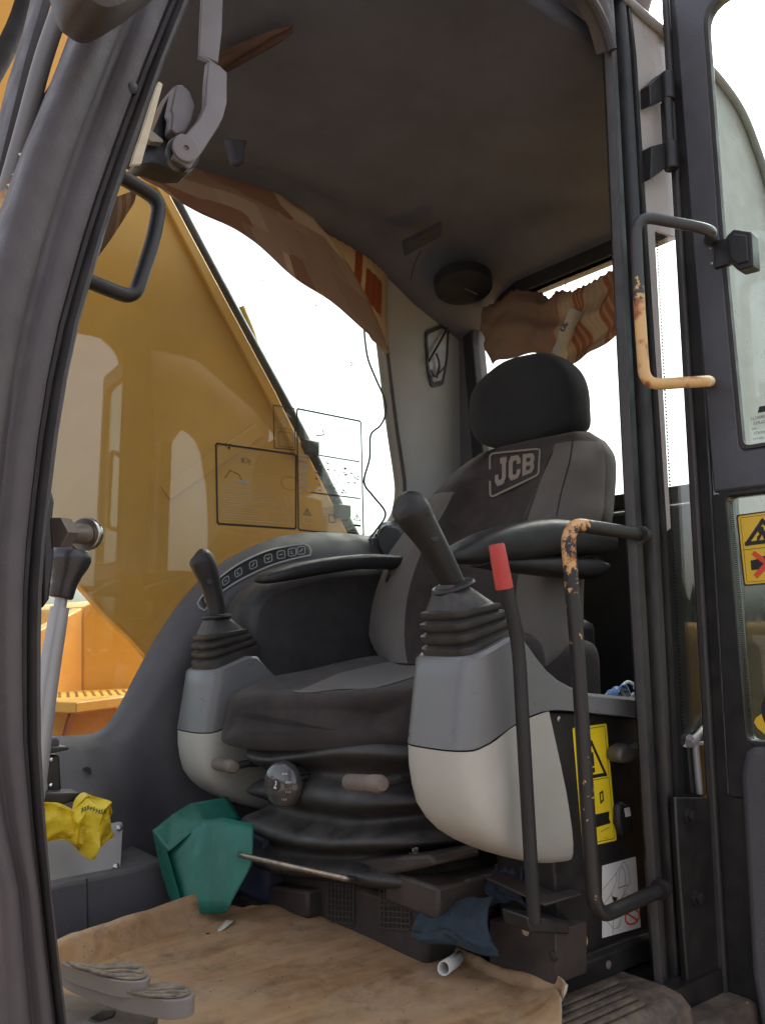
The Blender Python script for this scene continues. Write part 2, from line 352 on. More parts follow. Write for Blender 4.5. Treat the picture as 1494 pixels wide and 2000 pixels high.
# =================================================================== SETTING
def struct(o): o["kind"] = "structure"; return o
EARTH = M("bare_earth", (.21, .165, .125), .95, var=.3, scale=.4, bump=.5, bscale=20)
g = []
for i in range(5):
    r = (0, 6, 40, 300, 3000)[i]
    g.append([V((r*math.cos(2*math.pi*j/48), r*math.sin(2*math.pi*j/48), -1.05)) for j in range(49)])
v_, f_, _ = grid(g); struct(add("ground", v_, f_, EARTH))
LEAF = M("conifer_foliage", (.035, .05, .026), .9, var=.4, scale=.8)
tb = MB()
for i in range(420):
    a = math.radians(random.uniform(100, 300)); r = random.uniform(70, 125); h = random.uniform(3.5, 7.5) if random.random() < .8 else random.uniform(7, 10)
    c = V((math.sin(a)*r, math.cos(a)*r, -1.05)); rr = h*random.uniform(.2, .34); n = 9; rings = []
    for k in range(6):
        q = k/5; rings.append([c+V((math.cos(2*math.pi*j/n)*rr*(1-q)*random.uniform(.6, 1.15)+.01, math.sin(2*math.pi*j/n)*rr*(1-q)*random.uniform(.6, 1.15), h*(q*.93+.04)+random.uniform(-.2, .2))) for j in range(n)])
    tb.loft(rings)
o = tb.build("treeline", LEAF); o["kind"] = "stuff"
# =================================================================== EXCAVATOR BODY + BOOM (outside the cab)
body = thing("machine_hull", "yellow machine body outside the right-hand window with a perforated step and tool box", "machine body", (1.2, 2.9, -.2))
y0 = 2.9
b = MB(); b.prism(atY([(163, 1186), (190, 1172), (330, 1172), (330, 1420), (163, 1366)], y0), (0, .6, 0)); b.build("tool_box_door", YELO, body, bevel=.006)
b = MB(); L1 = atY([(20, 1262), (161.5, 1187), (161.5, 1366), (20, 1366)], y0); L1[0].y -= .22; L1[3].y -= .22
L1[0] = at(20, 1262, 'Y', y0-.2); L1[3] = V((L1[0].x, L1[0].y, L1[2].z))
b.prism(L1, (-.02, .04, 0)); b.build("side_cover", YEL, body, bevel=.006)
zt = at(150, 1360, 'Y', 2.62).z
b = MB(); b.prism([at(60, 1368, 'Z', zt), at(150, 1372, 'Z', zt), at(228, 1362, 'Z', zt), V((1.5, 2.9, zt)), V((.5, 2.9, zt))], (0, 0, -.03)); b.build("step_plate", YEL, body, bevel=.004)
st = MB()
for i in range(22):
    for j in range(6):
        p = V((.72+i*.026+(j % 2)*.013, 2.60+j*.04, zt+.001)); st.lathe(p, (0, 0, 1), [(.0062, 0), (.0062, .0006)], n=8)
o = st.build("tread_hole", PRB, body); o["kind"] = "stuff"
b = MB(); b.prism(atY([(60, 1374), (140, 1376), (118, 1450), (60, 1450)], 2.6), (0, .3, 0)); b.build("step_riser", YELO, body, bevel=.004)
b = MB(); b.prism(atY([(143, 1378), (228, 1370), (240, 1460), (122, 1460)], 2.63), (0, .3, 0)); b.build("battery_cover", YEL, body, bevel=.01)
b = MB(); b.ring(atY([(148, 1388), (222, 1384), (226, 1450), (132, 1450)], 2.627), atY([(153, 1394), (216, 1390), (220, 1446), (139, 1446)], 2.627), (0, .01, 0)); b.build("cover_frame", YEL, body, bevel=.003)
b = MB(); b.box((1.35, 3.3, -.45), (3.2, 1.6, 1.0)); b.build("chassis_panel", YEL, body, bevel=.02)
b = MB(); b.box((2.6, 1.6, .1), (1.4, 2.6, .9)); b.build("engine_cover", YEL, body, bevel=.05)
b = MB(); b.box((.95, 1.3, -.26), (1.9, 1.2, .22)); b.build("deck_frame", YEL, body, bevel=.02)
b = MB(); b.prism(atY([(-60, 1690), (2, 1735), (16, 2040), (-60, 2040)], .95), (0, .3, 0)); b.build("front_bracket", YELO, body, bevel=.01)
b = MB(); b.prism(atY([(1380, 2040), (1380, 2006), (1462, 1958), (1475, 1960), (1475, 2040)], .748), (0, .03, 0)); b.build("step_guard", YELO, body, bevel=.003)
b = MB(); b.box((1.2, 1.8, -.72), (3.4, 3.0, .62)); b.build("undercarriage", BLK, body, bevel=.03)

boom = thing("boom", "big yellow boom arm rising forward outside the right-hand window", "boom arm", (1.3, 2.2, .6))
yb = 2.2
BOOMY = M("weathered_yellow", (.62, .295, .035), .4, var=.16, scale=1.6, dust=.4, dcol=(.34, .19, .07))
edge = [(250, 215), (335, 385), (440, 582), (540, 768), (600, 880), (660, 1000), (720, 1120)]
low = [(720, 1330), (330, 1330), (262, 1252), (205, 1198), (150, 1135), (60, 1040), (-120, 760), (-400, 300), (-500, -300), (-100, -420)]
b = MB(); b.prism(atY(edge+low, yb), (0, .05, 0)); b.build("side_plate", BOOMY, boom, bevel=.008)
b = MB(); b.prism(atY([(330, 440), (560, 870), (640, 1010), (420, 1130), (300, 1130), (150, 950), (-100, 600), (-300, 100), (60, 100)], 2.62), (0, .05, 0)); b.build("side_plate", BOOMY, boom, bevel=.008)
b = MB(); b.prism(atY([(237, 219), (318, 386), (420, 582), (520, 768), (586, 900), (600, 895), (540, 768), (440, 582), (335, 385), (250, 213)], yb-.02), (0, .015, 0)); b.build("top_flange", BOOMY, boom, bevel=.003)
b = MB(); b.tube(cr(atY([(262, 225), (340, 385), (447, 588), (548, 773), (607, 883), (672, 1010), (742, 1140)], yb+.02), 4), .018, n=14); b.build("hydraulic_pipe", BLK, boom)
b = MB(); b.tube(cr(atY([(470, 600), (492, 655), (500, 690), (505, 720)], yb+.06), 4), .014); b.build("return_hose", YELO, boom)
for u, v in ((602, 876), (664, 1000)):
    c = at(u, v, 'Y', yb); b = MB(); b.box(c, (.05, .06, .045)); b.build("pipe_clamp", BLK, boom, bevel=.006)
b = MB(); b.prism(atY([(316, 950), (500, 828), (516, 850), (334, 976)], yb-.006), (0, .005, 0)); b.build("weld_strip", BOOMY, boom, bevel=.002)
# front of the cab, seen left of the door pillar: boom foot continues behind; tipping link
b = MB(); b.tube(cr(atY([(420, -800), (220, -380), (75, -60), (30, 60), (-40, 190), (-160, 380), (-300, 640)], 1.95), 4), .022); b.build("boom_hose", M("hose_rubber", (.02, .018, .017), .85, spec=.2), boom)
b = MB(); b.tube(atY([(110, -420), (38, -20), (20, 80), (2, 140), (-60, 300), (-200, 620)], 1.98), .005); b.build("grease_line", BLK, boom)

# =================================================================== CAB
cab = thing("excavator_cab", "dark excavator cab with open door, grey trim and cream-grey rear corner", "excavator cab", (1.05, 1.35, -.03))
Aright = [(500, -250), (375, 0), (330, 110), (305, 180), (262, 300), (236, 375), (202, 480), (160, 630), (136, 740), (118, 850), (104, 960), (93, 1060), (86, 1150), (83, 1300), (84, 1450), (92, 1600), (101, 1720), (116, 1850), (134, 2000), (150, 2120)]
Aleft = [(270, -250), (178, 0), (157, 58), (118, 154), (72, 265), (31, 385), (4, 480), (-38, 650), (-65, 850), (-82, 1050), (-86, 1250), (-76, 1450), (-45, 1600), (-2, 1740), (4, 1850), (14, 2000), (20, 2120)]
lev = [-250, -120, 0, 60, 120, 180, 240, 300, 380, 460, 540, 630, 740, 850, 960, 1060, 1150, 1250, 1350, 1450, 1530, 1600, 1670, 1740, 1850, 1930, 2000, 2120]
def psec(prof, ks=1.):
    rows = []
    for v in lev:
        a = at(lerp(Aleft, v), v, 'Y', .8); c = at(lerp(Aright, v), v, 'Y', .8)
        rows.append([a.lerp(c, f)+V((0, d*ks, 0)) for f, d in prof])
    return rows
b = MB(); b.loft(psec([(0, .07), (0, .02), (.03, .004), (.08, 0), (.2, -.002), (.36, .002), (.40, .006), (.45, .009), (.50, .008), (.55, .002), (.60, 0), (.70, .0), (.76, .002), (.775, .011), (.82, .015), (.87, .014), (.87, .07)]), cap=True)
b.build("front_pillar", PIL, cab, ang=50)
b = MB(); b.loft(psec([(.865, .06), (.865, .008), (.88, -.001), (.91, -.006), (.945, -.006), (.975, -.001), (.995, .010), (1, .02), (1, .06)])); b.build("door_seal", SEAL, cab, ang=60)
b = MB(); c = at(258, 172, 'Y', .803); b.lathe(c+V((0, .004, 0)), (0, -1, 0), [(.007, 0), (.007, .006), (.004, .008)], n=14); b.build("bump_stop", PLA, cab)
# windscreen frame beyond the pillar and the rail in front of it
b = MB(); b.loft([[at(u, v, 'Y', .93)+V((0, d, 0)) for u, d in ((ul, .06), (ul, .01), (ul+(ur-ul)*.25, 0), (ul+(ur-ul)*.75, 0), (ur, .012), (ur, .06))] for ul, ur, v in ((105, 150, -120), (76, 104, 5), (44, 74, 110), (22, 52, 200), (-6, 28, 310), (-40, 2, 440), (-70, -30, 600), (-110, -60, 850), (-140, -80, 1200), (-140, -70, 1600))]); b.build("windscreen_frame", PIL, cab, ang=50)
b = MB(); b.loft([[at(u, v, 'Y', .88)+V((0, d, 0)) for u, d in ((ul, .03), (ul, 0), (ur, 0), (ur, .03))] for ul, ur, v in ((165, 178, 30), (128, 150, 130), (98, 116, 165), (70, 92, 240), (36, 60, 330), (8, 30, 420))]); b.build("corner_rubber", SEAL, cab, ang=60)
front_rail = thing("front_handrail", "bare steel handrail with peeling paint in front of the door pillar", "handrail", at(30, 350, 'Y', .9))
MTUBE = worn_rail("peeling_handrail", (.16, .145, .14), (.62, .40, .16), -.05, .03, .4, -.25, .62)
b = MB(); b.tube(cr(atY([(150, -60), (118, 20), (84, 120), (52, 240), (30, 320), (8, 400), (-22, 520), (-50, 650)], .9), 4), .0098, n=16); b.build("tube", MTUBE, front_rail)
b = MB()
for u, v, l in ((24, 340, 26), (36, 300, 16), (14, 360, 22)):
    p = at(u, v, 'Y', .885); b.raw([p, p+V((.014, -.004, .006)), p+V((.02, -.006, -.006)), p+V((.004, 0, -.004))], [(0, 1, 2, 3)])
b.build("peeling_flake", CREAM, front_rail, solid=.0006)
# mirror / dark round shell dipping in at the top
mir = thing("mirror", "dark rounded mirror shell at the top edge above the front pillar", "mirror", at(215, -40, 'Y', .72))
pm = atY([(95, -90), (125, 8), (150, 35), (178, 52), (205, 52), (235, 38), (275, 10), (330, -40), (330, -120), (95, -150)], .72)
c = sum(pm, V())/len(pm); pm = cr(pm+[pm[0]], 4)[:-1]
b = MB(); b.loft([[c+(p-c)*s+V((0, d, 0)) for p in pm] for s, d in ((.55, -.03), (.85, -.024), (.97, -.012), (1, .0), (.97, .02), (.8, .04))]); b.build("housing", M("mirror_shell", (.05, .038, .036), .55, bump=.2), mir)
b = MB(); b.tube(cr([c+V((0, .03, .03)), c+V((.02, .05, .09)), at(300, -190, 'Y', .80)], 5), .008); b.build('mirror_arm', BLK, mir)
# header round the top of the door opening
hd = [(.36, 1.25), (.43, 1.42), (.52, 1.58), (.66, 1.655), (.85, 1.665), (1.0, 1.64), (1.08, 1.60), (1.125, 1.565), (1.145, 1.52)]
b = MB(); b.tube(fillet([V((x, .803, z)) for x, z in hd], .03), .009, n=10); b.build("header_seal", SEAL, cab)
b = MB(); b.loft([[V((x, .81, z+.004)), V((x, .80, z+.015)), V((x, .80, z+.07)), V((x, .83, z+.08)), V((x, .835, z+.01))] for x, z in hd[2:]]); b.build("header_rail", PIL, cab, ang=50)
# rear door pillar
def bx(z): return lerp([(1.177, -.05), (1.164, .25), (1.151, .71), (1.147, 1.1), (1.144, 1.56), (1.144, 1.70)], z), lerp([(1.262, -.05), (1.26, .71), (1.245, 1.2), (1.236, 1.56), (1.22, 1.7)], z)
zs = [-.05, .1, .25, .5, .71, .9, 1.1, 1.3, 1.45, 1.56, 1.66]
def bsec(prof): return [[V((bx(z)[0]+(bx(z)[1]-bx(z)[0])*f, .812+d, z)) for f, d in prof] for z in zs]
b = MB(); b.loft(bsec([(.62, .045), (.18, .022), (.14, .014), (.17, .004), (.20, .002), (.33, .002), (.36, .010), (.40, .022), (.62, .024), (.66, .008), (.70, .004), (.80, .003), (.83, .012), (.88, .014), (.91, .003), (1., .003), (1., .045)])); b.build("door_pillar", BLK, cab, ang=45)
b = MB(); b.loft(bsec([(.50, .024), (.0, .006), (.02, .0), (.06, -.005), (.10, -.004), (.135, .004), (.15, .016), (.52, .024)])); b.build("pillar_seal", SEAL, cab, ang=60)
# ceiling, roof, walls
def CUT(x, y): return max(0., 1.60-(1.58-max(0, x-1.38)*.62+(y-.82)*.9))
rows = []
for i in range(19):
    y = .865+1.055*i/18
    rows.append([V((.50+1.36*j/22, y, 1.60+.055*sm((y-1.58)/.16)*sm((1.5-(.50+1.36*j/22))/.3)-.05*sm((.50+1.36*j/22-1.68)/.14)-.11*sm((y-1.62)/.24)*sm((.50+1.36*j/22-1.40)/.32)-CUT(.50+1.36*j/22, y)-.03*sm((.93-y)/.1)+.006*math.sin(j*.9)*math.sin(i*.5))) for j in range(23)])
v_, f_, _ = grid(rows); add("ceiling", v_, f_, CEIL, cab, solid=.03, off=1)
b = MB(); b.prism([V((x, y, 1.705)) for x, y in ((.50, .80), (1.28, .80), (1.48, 1.0), (1.86, 1.35), (1.86, 1.94), (.50, 1.94))], (0, 0, -.012)); b.build("roof", M("roof_paint", (.42, .40, .40), .4, dust=.2), cab, bevel=.02)
b = MB(); b.tube(fillet(atY([(1120, -90), (1224, 0), (1288, 57), (1340, 92), (1392, 138), (1450, 215), (1492, 330), (1530, 480)], .815), .05), .008); b.build("roof_gutter", M("gutter_grey", (.30, .29, .29), .45), cab)
out = [V((1.80, 1.93, -.05)), V((1.80, .82, -.05)), V((1.80, .85, 1.54)), V((1.80, 1.93, 1.60))]
inn = [V((1.80, 1.755, .873)), V((1.80, .97, .873)), V((1.80, .97, 1.512)), V((1.80, 1.82, 1.512))]
b = MB(); b.ring(roundpoly(out, .02), roundpoly(inn, [.07, .07, .07, .10]), (.05, 0, 0)); b.build("rear_wall", TRIM, cab)
cI = sum(inn, V())/4
i2 = roundpoly([p+V((-.004, 0, 0)) for p in inn], [.07, .07, .07, .10])
o2 = roundpoly([V((1.796, 1.80, .835)), V((1.796, .93, .835)), V((1.796, .93, 1.56)), V((1.796, 1.868, 1.575))], [.08, .08, .08, .1])
b = MB(); b.ring(o2, i2, (.03, 0, 0)); b.build("rear_window_frame", PLA, cab, bevel=.004)
b = MB(); b.prism([p+V((.03, 0, 0)) for p in inn], (.005, 0, 0)); b.build("rear_window", GLS, cab)
b = MB(); b.prism([V((1.70, .90, .80)), V((1.80, .90, .83)), V((1.80, 1.8, .83)), V((1.70, 1.8, .80))], (0, 0, -.03)); b.build("rear_shelf", TRIM, cab, bevel=.008)
# right-hand side: rear post, fascia, window
YW = 1.875
wl = cr2([(745, 600), (752, 650), (758, 700), (774, 830), (788, 925), (790, 962), (783, 1000), (763, 1028), (735, 1046)], 4)
b = MB(); b.prism(atY(wl+[(735, 1140), (930, 1160), (915, 800), (913, 560), (890, 470), (740, 470)], YW), (0, .05, 0)); b.build("rear_post", TRL, cab, bevel=.004)
b = MB(); b.tube(cr(atY(wl, YW-.002), 2), .0055, n=8); b.build("window_gasket", SEAL, cab)
wb = cr(atY([(745, 470), (752, 560), (758, 640)], YW-.004), 3)
b = MB(); b.prism([V((.10, 1.90, .2)), V((1.70, 1.90, .2)), V((1.70, 1.90, 1.62)), V((.30, 1.90, 1.62))], (0, .005, 0)); b.build("right_window", GLR, cab)
b = MB(); b.prism([V((.0, 1.90, -.1)), V((1.85, 1.90, -.1)), V((1.85, 1.90, .195)), V((.0, 1.90, .195))], (0, .03, 0)); b.build("lower_side_skin", YEL, cab)
R0 = [(40, 1437), (150, 1436), (190, 1429), (215, 1408), (240, 1366), (268, 1312), (305, 1245), (360, 1166), (420, 1108), (500, 1064), (570, 1043), (650, 1040), (745, 1050), (800, 1066)]
R1 = [(40, 1446), (150, 1445), (196, 1440), (226, 1420), (255, 1382), (284, 1330), (322, 1264), (376, 1186), (432, 1130), (508, 1084), (574, 1062), (650, 1056), (742, 1062), (798, 1080)]
R2 = [(40, 1458), (150, 1458), (205, 1455), (242, 1438), (276, 1402), (306, 1350), (346, 1290), (400, 1214), (452, 1162), (524, 1116), (586, 1094), (650, 1090), (740, 1095), (796, 1110)]
R3 = [(40, 1560), (150, 1560), (195, 1570), (235, 1590), (290, 1600), (330, 1600), (380, 1560), (440, 1500), (500, 1450), (590, 1350), (660, 1280), (720, 1240), (780, 1200), (830, 1190)]
R4 = [(40, 1960), (150, 1900), (190, 1880), (235, 1880), (290, 1880), (340, 1880), (400, 1880), (470, 1850), (550, 1800), (640, 1750), (700, 1650), (760, 1600), (800, 1500), (850, 1450)]
rows = [cr(atY(R0, 1.895), 3), cr(atY(R0, 1.874), 3), cr(atY(R1, 1.836), 3), cr([at(u, v, 'Y', 1.808 if u > 200 else 1.78) for u, v in R2], 3),
        cr([at(u, v, 'Y', 1.70+.10*sm((u-180)/150)) for u, v in R3], 3), cr([at(u, v, 'Y', 1.61+.16*sm((u-200)/250)) for u, v in R4], 3)]
fine = [rows[0], rows[1], rows[2], rows[3]]
for k in range(1, 9): fine.append([a.lerp(c, k/9) for a, c in zip(rows[3], rows[4])])
for k in range(0, 7): fine.append([a.lerp(c, k/6) for a, c in zip(rows[4], rows[5])])
v_, f_, _ = grid(fine); fas = add("side_fascia", v_, f_, TRIM, cab, ang=60)
def hugger(ob, lift=.0015):
    from mathutils.bvhtree import BVHTree
    bpy.context.view_layer.update(); dg = bpy.context.evaluated_depsgraph_get(); bv = BVHTree.FromObject(ob.evaluated_get(dg), dg); mw = BASE[ob]
    def h(u, v, l=lift):
        d = ray(u, v).normalized(); r = bv.ray_cast(EYE-mw, d)
        if r[0] is None: return None
        return r[0]+mw-d*l
    return h
hf = hugger(fas)
def hpoly(h, pts, l=.0015): return [h(u, v, l) for u, v in pts]
def hline(h, pts, wd, l=.0015):
    """strip of a given width (photo pixels) along pts, laid on a surface"""
    vs = []; n = len(pts)
    for i, (u, v) in enumerate(pts):
        a = pts[max(0, i-1)]; c = pts[min(n-1, i+1)]; dx, dy = c[0]-a[0], c[1]-a[1]; L = math.hypot(dx, dy) or 1
        vs += [h(u-dy/L*wd/2, v+dx/L*wd/2, l), h(u+dy/L*wd/2, v-dx/L*wd/2, l)]
    if any(x is None for x in vs): return [], []
    return vs, [(2*i, 2*i+1, 2*i+3, 2*i+2) for i in range(n-1)]
# keypad strip with its grey outline and keys
up = cr2([(392, 1168), (420, 1136), (465, 1102), (520, 1076), (565, 1066), (594, 1062)], 4); dn = cr2([(400, 1192), (428, 1160), (470, 1132), (525, 1106), (570, 1092), (606, 1084)], 4)
poly = up+[(604, 1066), (608, 1075)]+dn[::-1]+[(391, 1187), (386, 1178)]
kp = MB(); top = [hf(u, v, .004) for u, v in up]; bot = [hf(u, v, .004) for u, v in dn]
b = MB(); v_, f_, _ = grid([top, [(a+c)/2 for a, c in zip(top, bot)], bot]); keypad = add("keypad", v_, f_, PLA, cab)
b = MB(); v_, f_ = hline(hf, poly+[poly[0]], 3.2, .006); b.raw(v_, f_); b.build("keypad_outline", PRG, keypad)
for i in range(9):
    t = (i+.7)/9.4; k = t*(len(up)-1); a = int(k); fr = k-a
    uu = [up[a][j]*(1-fr)+up[min(a+1, len(up)-1)][j]*fr for j in (0, 1)]; dd = [dn[a][j]*(1-fr)+dn[min(a+1, len(dn)-1)][j]*fr for j in (0, 1)]
    cx, cy = (uu[0]+dd[0])/2, (uu[1]+dd[1])/2; s = 7.5; an = math.atan2(up[min(a+1, len(up)-1)][1]-up[a][1], up[min(a+1, len(up)-1)][0]-up[a][0])
    ca, sa = math.cos(an), math.sin(an); R = lambda x, y: (cx+x*ca-y*sa*.3, cy+x*sa+y*ca)
    sq = [R(x, y) for x, y in ((-s, -s+2), (-s+2, -s), (s-2, -s), (s, -s+2), (s, s-2), (s-2, s), (-s+2, s), (-s, s-2))]
    b = MB(); b.raw(hpoly(hf, sq, .0062), [tuple(range(8))]); v_, f_ = hline(hf, sq+[sq[0]], 1.6, .0066); b.raw(v_, f_, 1)
    for gl in ([(-3, 3), (3, -3)], [(-3, -2), (0, 3), (3, -2)], [(-3, 0), (3, 0)], [(-2, -3), (-2, 3), (2, 3)])[i % 4:i % 4+1]:
        v_, f_ = hline(hf, [R(*p) for p in gl], 1.8, .0067); b.raw(v_, f_, 1)
    b.build("key", [PLA, PRG], keypad)
# fascia details: pocket, wall box, tab, screw hole, lower sill block, metal plate
pk = roundpoly(atY([(648, 1062), (722, 1066), (722, 1094), (645, 1090)], 1.835), .01); c = sum(pk, V())/len(pk)
b = MB(); b.ring(pk, [c+(p-c)*.86 for p in pk], (0, .03, 0)); b.prism([c+(p-c)*.86+V((0, .012, 0)) for p in pk], (0, .006, 0)); b.build("cup_pocket", PLA, cab)
b = MB(); b.loft([sring(at(690, 1064, 'Y', 1.84), .02, .001+.012*k, 2, 16, Y=V((0, 0, 1))) for k in (1,)]+[sring(at(690, 1064, 'Y', 1.85), .02, .013, 2, 16, Y=V((0, 0, 1)))]); b.build("pocket_tab", TRIM, cab)
b = MB(); b.prism(roundpoly(atY([(728, 1050), (742, 1052), (750, 1098), (726, 1096)], 1.83), .006), (0, .05, 0)); b.build("end_cap", TRIM, cab, bevel=.003)
b = MB(); b.loft([sring(at(765, 1058, 'Y', 1.80), .045, .045, 2.5, 20, Y=V((0, 0, 1))), sring(at(765, 1058, 'Y', 1.86), .055, .06, 2.5, 20, Y=V((0, 0, 1)))]); b.build("speaker_pod", PLA, cab, bevel=.006)
p = hf(170, 1507, .001); b = MB(); b.lathe(p, (-.35, -.93, .0), [(.0095, 0), (.0095, .0012), (.0075, .0014), (.0075, -.004)], n=18); b.build("trim_plug", PLA, cab)
kb = atY([(40, 1744), (130, 1723), (230, 1703), (326, 1681), (346, 1745), (360, 1840), (230, 1880), (40, 1930)], 1.575)
b = MB(); b.prism(kb, (0, .25, 0)); b.build("kick_panel", TRIM, cab, bevel=.008)
b = MB(); b.prism(atY([(170.2, 1716), (171.6, 1716), (173, 1815), (171.6, 1815)], 1.5735), (0, .004, 0)); b.build("panel_joint", PRB, cab)
ap = roundpoly([at(70, 1640, 'Y', 1.655), at(241, 1606, 'Y', 1.655), at(236, 1699, 'Y', 1.60), at(70, 1735, 'Y', 1.60)], .008)
b = MB(); b.prism(ap, (.001, .004, .002)); plate = b.build("metal_plate", ALU, cab, bevel=.001)
for u, v, y in ((233, 1617, 1.648), (227, 1692, 1.603)):
    b = MB(); b.lathe(at(u, v, 'Y', y), (0, -.87, .4), [(.0062, 0), (.0062, .0015), (.004, .004), (.0018, .0045)], n=14); b.build("screw", STEEL, plate)
# hook niche on the rear post
nc = roundpoly(atY([(831, 646), (868, 630), (878, 640), (875, 700), (866, 752), (843, 757), (835, 720)], YW-.006), .012); c = sum(nc, V())/len(nc)
b = MB(); b.ring(nc, [c+(p-c)*.84 for p in nc], (0, .0055, 0)); b.prism([c+(p-c)*.84+V((0, .003, 0)) for p in nc], (0, .001, 0), 1); b.build("post_recess", [PLA, ALU], cab, bevel=.0015)
b = MB(); b.tube(cr(atY([(838, 705), (852, 680), (868, 652), (874, 640)], YW-.016), 3), .004); b.tube(cr(atY([(842, 722), (848, 735), (858, 728), (872, 712)], YW-.016), 3), .0028); b.tube(cr(atY([(852, 690), (858, 712), (853, 738)], YW-.014), 3), .0032); b.build("coat_hook", BLK, cab)
# speaker, lamp and clips on the ceiling
c = at(905, 563, 'Z', 1.512)
b = MB(); b.lathe(c, V((-.12, -.2, -1)), [(.085, -.03), (.083, .0), (.07, .006), (.03, .010), (.002, .011)], n=32); b.build("speaker", M('speaker_black', (.026, .026, .029), .8, spec=.1), cab)
b = MB(); b.tube([c+V((-.03, -.035, -.02)), c+V((.01, -.045, -.03))], .0012); b.build("speaker_trim", STEEL, cab)
b = MB(); b.prism([at(785, 482, 'Z', 1.548), at(862, 445, 'Z', 1.548), at(862, 462, 'Z', 1.548), at(790, 502, 'Z', 1.548)], (0, 0, .02)); b.build("ceiling_vent", DKC, cab, bevel=.004)
b = MB(); b.tube(cr([at(822, 490, 'Z', 1.555), at(808, 520, 'Z', 1.54), at(802, 550, 'Z', 1.50)], 4), .0015); b.build("ceiling_seam", PLA, cab)
pz = [(443, 268), (486, 272), (480, 292), (478, 320), (458, 320), (452, 292)]
b = MB(); b.prism([at(u, v, 'Y', 1.35) for u, v in pz], (0, .02, 0)); b.build("sun_blind_clip", DKC, cab, bevel=.006)
# floor and step sill
b = MB(); b.box((.95, 1.35, -.03), (1.75, 1.12, .05)); b.build("floor", BLK, cab)
SILL = M("dirty_sill", (.06, .046, .04), .6, dust=.7, dcol=(.30, .21, .14), scale=9, var=.3, bump=.3, streak=(.3, 2, 1))
b = MB()
b.loft([[V((x, y, z)) for y, z in ((.885, -.06), (.885, .0), (.80, .002), (.772, -.002), (.757, -.014), (.752, -.05), (.752, -.12))] for x in (.15, .6, .95, 1.10, 1.155, 1.172)], closed=True); sill = b.build("door_sill", SILL, cab, ang=50)
for k in range(5):
    y = .775+k*.017; b = MB(); b.prism([V((.2, y, .001)), V((1.09+k*.008, y, .001)), V((1.10+k*.008, y+.004, .003)), V((1.09+k*.008, y+.008, .001)), V((.2, y+.008, .001))], (0, 0, .0045)); b.build("tread_rib", SILL, sill, bevel=.002)
b = MB(); b.prism([V((.2, .866, .003)), V((1.0, .866, .003)), V((1.22, .90, .003)), V((1.25, .98, .003)), V((.2, .98, .003))], (0, 0, .008)); b.build("sill_carpet", M("dusty_mat", (.23, .165, .11), .9, var=.3, scale=15, dust=.4), cab, bevel=.003)
# quarter glass behind the door pillar and the lower skin
qo = cr2([(1244, 100), (1238, 16), (1290, 62), (1392, 142), (1450, 222), (1492, 336), (1530, 480), (1570, 760), (1590, 1100), (1600, 1530)], 3)+[(1322, 1552), (1312, 1000)]
qi = cr2([(1311, 462), (1340, 440), (1400, 200), (1415, 235), (1440, 350), (1470, 560), (1500, 800), (1520, 1100), (1525, 1460)], 3)[3:]
PALE = M("pale_border_grey", (.42, .39, .375), .35, var=.06, dust=.15)
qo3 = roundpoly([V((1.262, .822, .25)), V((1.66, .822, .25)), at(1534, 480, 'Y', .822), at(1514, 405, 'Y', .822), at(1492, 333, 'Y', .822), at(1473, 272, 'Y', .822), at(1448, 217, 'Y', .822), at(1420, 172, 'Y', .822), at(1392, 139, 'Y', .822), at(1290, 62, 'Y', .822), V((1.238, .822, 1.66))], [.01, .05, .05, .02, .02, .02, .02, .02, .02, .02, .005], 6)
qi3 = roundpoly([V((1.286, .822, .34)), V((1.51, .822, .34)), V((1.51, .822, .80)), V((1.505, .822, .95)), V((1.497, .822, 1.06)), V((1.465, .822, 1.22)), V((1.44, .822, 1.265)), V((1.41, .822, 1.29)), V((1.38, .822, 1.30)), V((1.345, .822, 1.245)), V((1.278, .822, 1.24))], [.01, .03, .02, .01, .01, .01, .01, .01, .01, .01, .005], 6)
b = MB(); b.ring(qo3, qi3, (0, .006, 0)); qf = b.build("glass_border", PALE, cab, bevel=.001)  # border ring in pale grey, black plates cover its lower part
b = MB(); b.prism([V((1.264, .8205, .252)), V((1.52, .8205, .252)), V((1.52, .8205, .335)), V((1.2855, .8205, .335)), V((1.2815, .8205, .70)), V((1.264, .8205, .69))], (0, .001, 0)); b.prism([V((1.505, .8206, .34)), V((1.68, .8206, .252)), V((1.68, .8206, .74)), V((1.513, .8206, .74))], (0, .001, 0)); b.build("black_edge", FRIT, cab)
b = MB(); b.prism([p+V((0, .002, 0)) for p in qi3], (0, .003, 0)); b.build("quarter_window", GLS, cab)
fd = MB()
for k in range(150):
    z = .31+k*.0062; xx = lerp([(1.286, .30), (1.279, 1.235)], z); fd.box((xx+.002, .8208, z), (.004, .001, .0032))
o = fd.build("border_dot", FRIT, cab); o["kind"] = "stuff"
b = MB(); b.box((1.60, .86, .13), (.50, .07, .32)); b.build("rear_side_skin", YELO, cab, bevel=.01)
b = MB(); b.tube(atY([(1345, 1452), (1362, 1440), (1402, 1392)], .816), .0075); b.tube(atY([(1345, 1440), (1357, 1455), (1366, 1550)], .816), .006); b.build("glass_stay", ALU, cab)
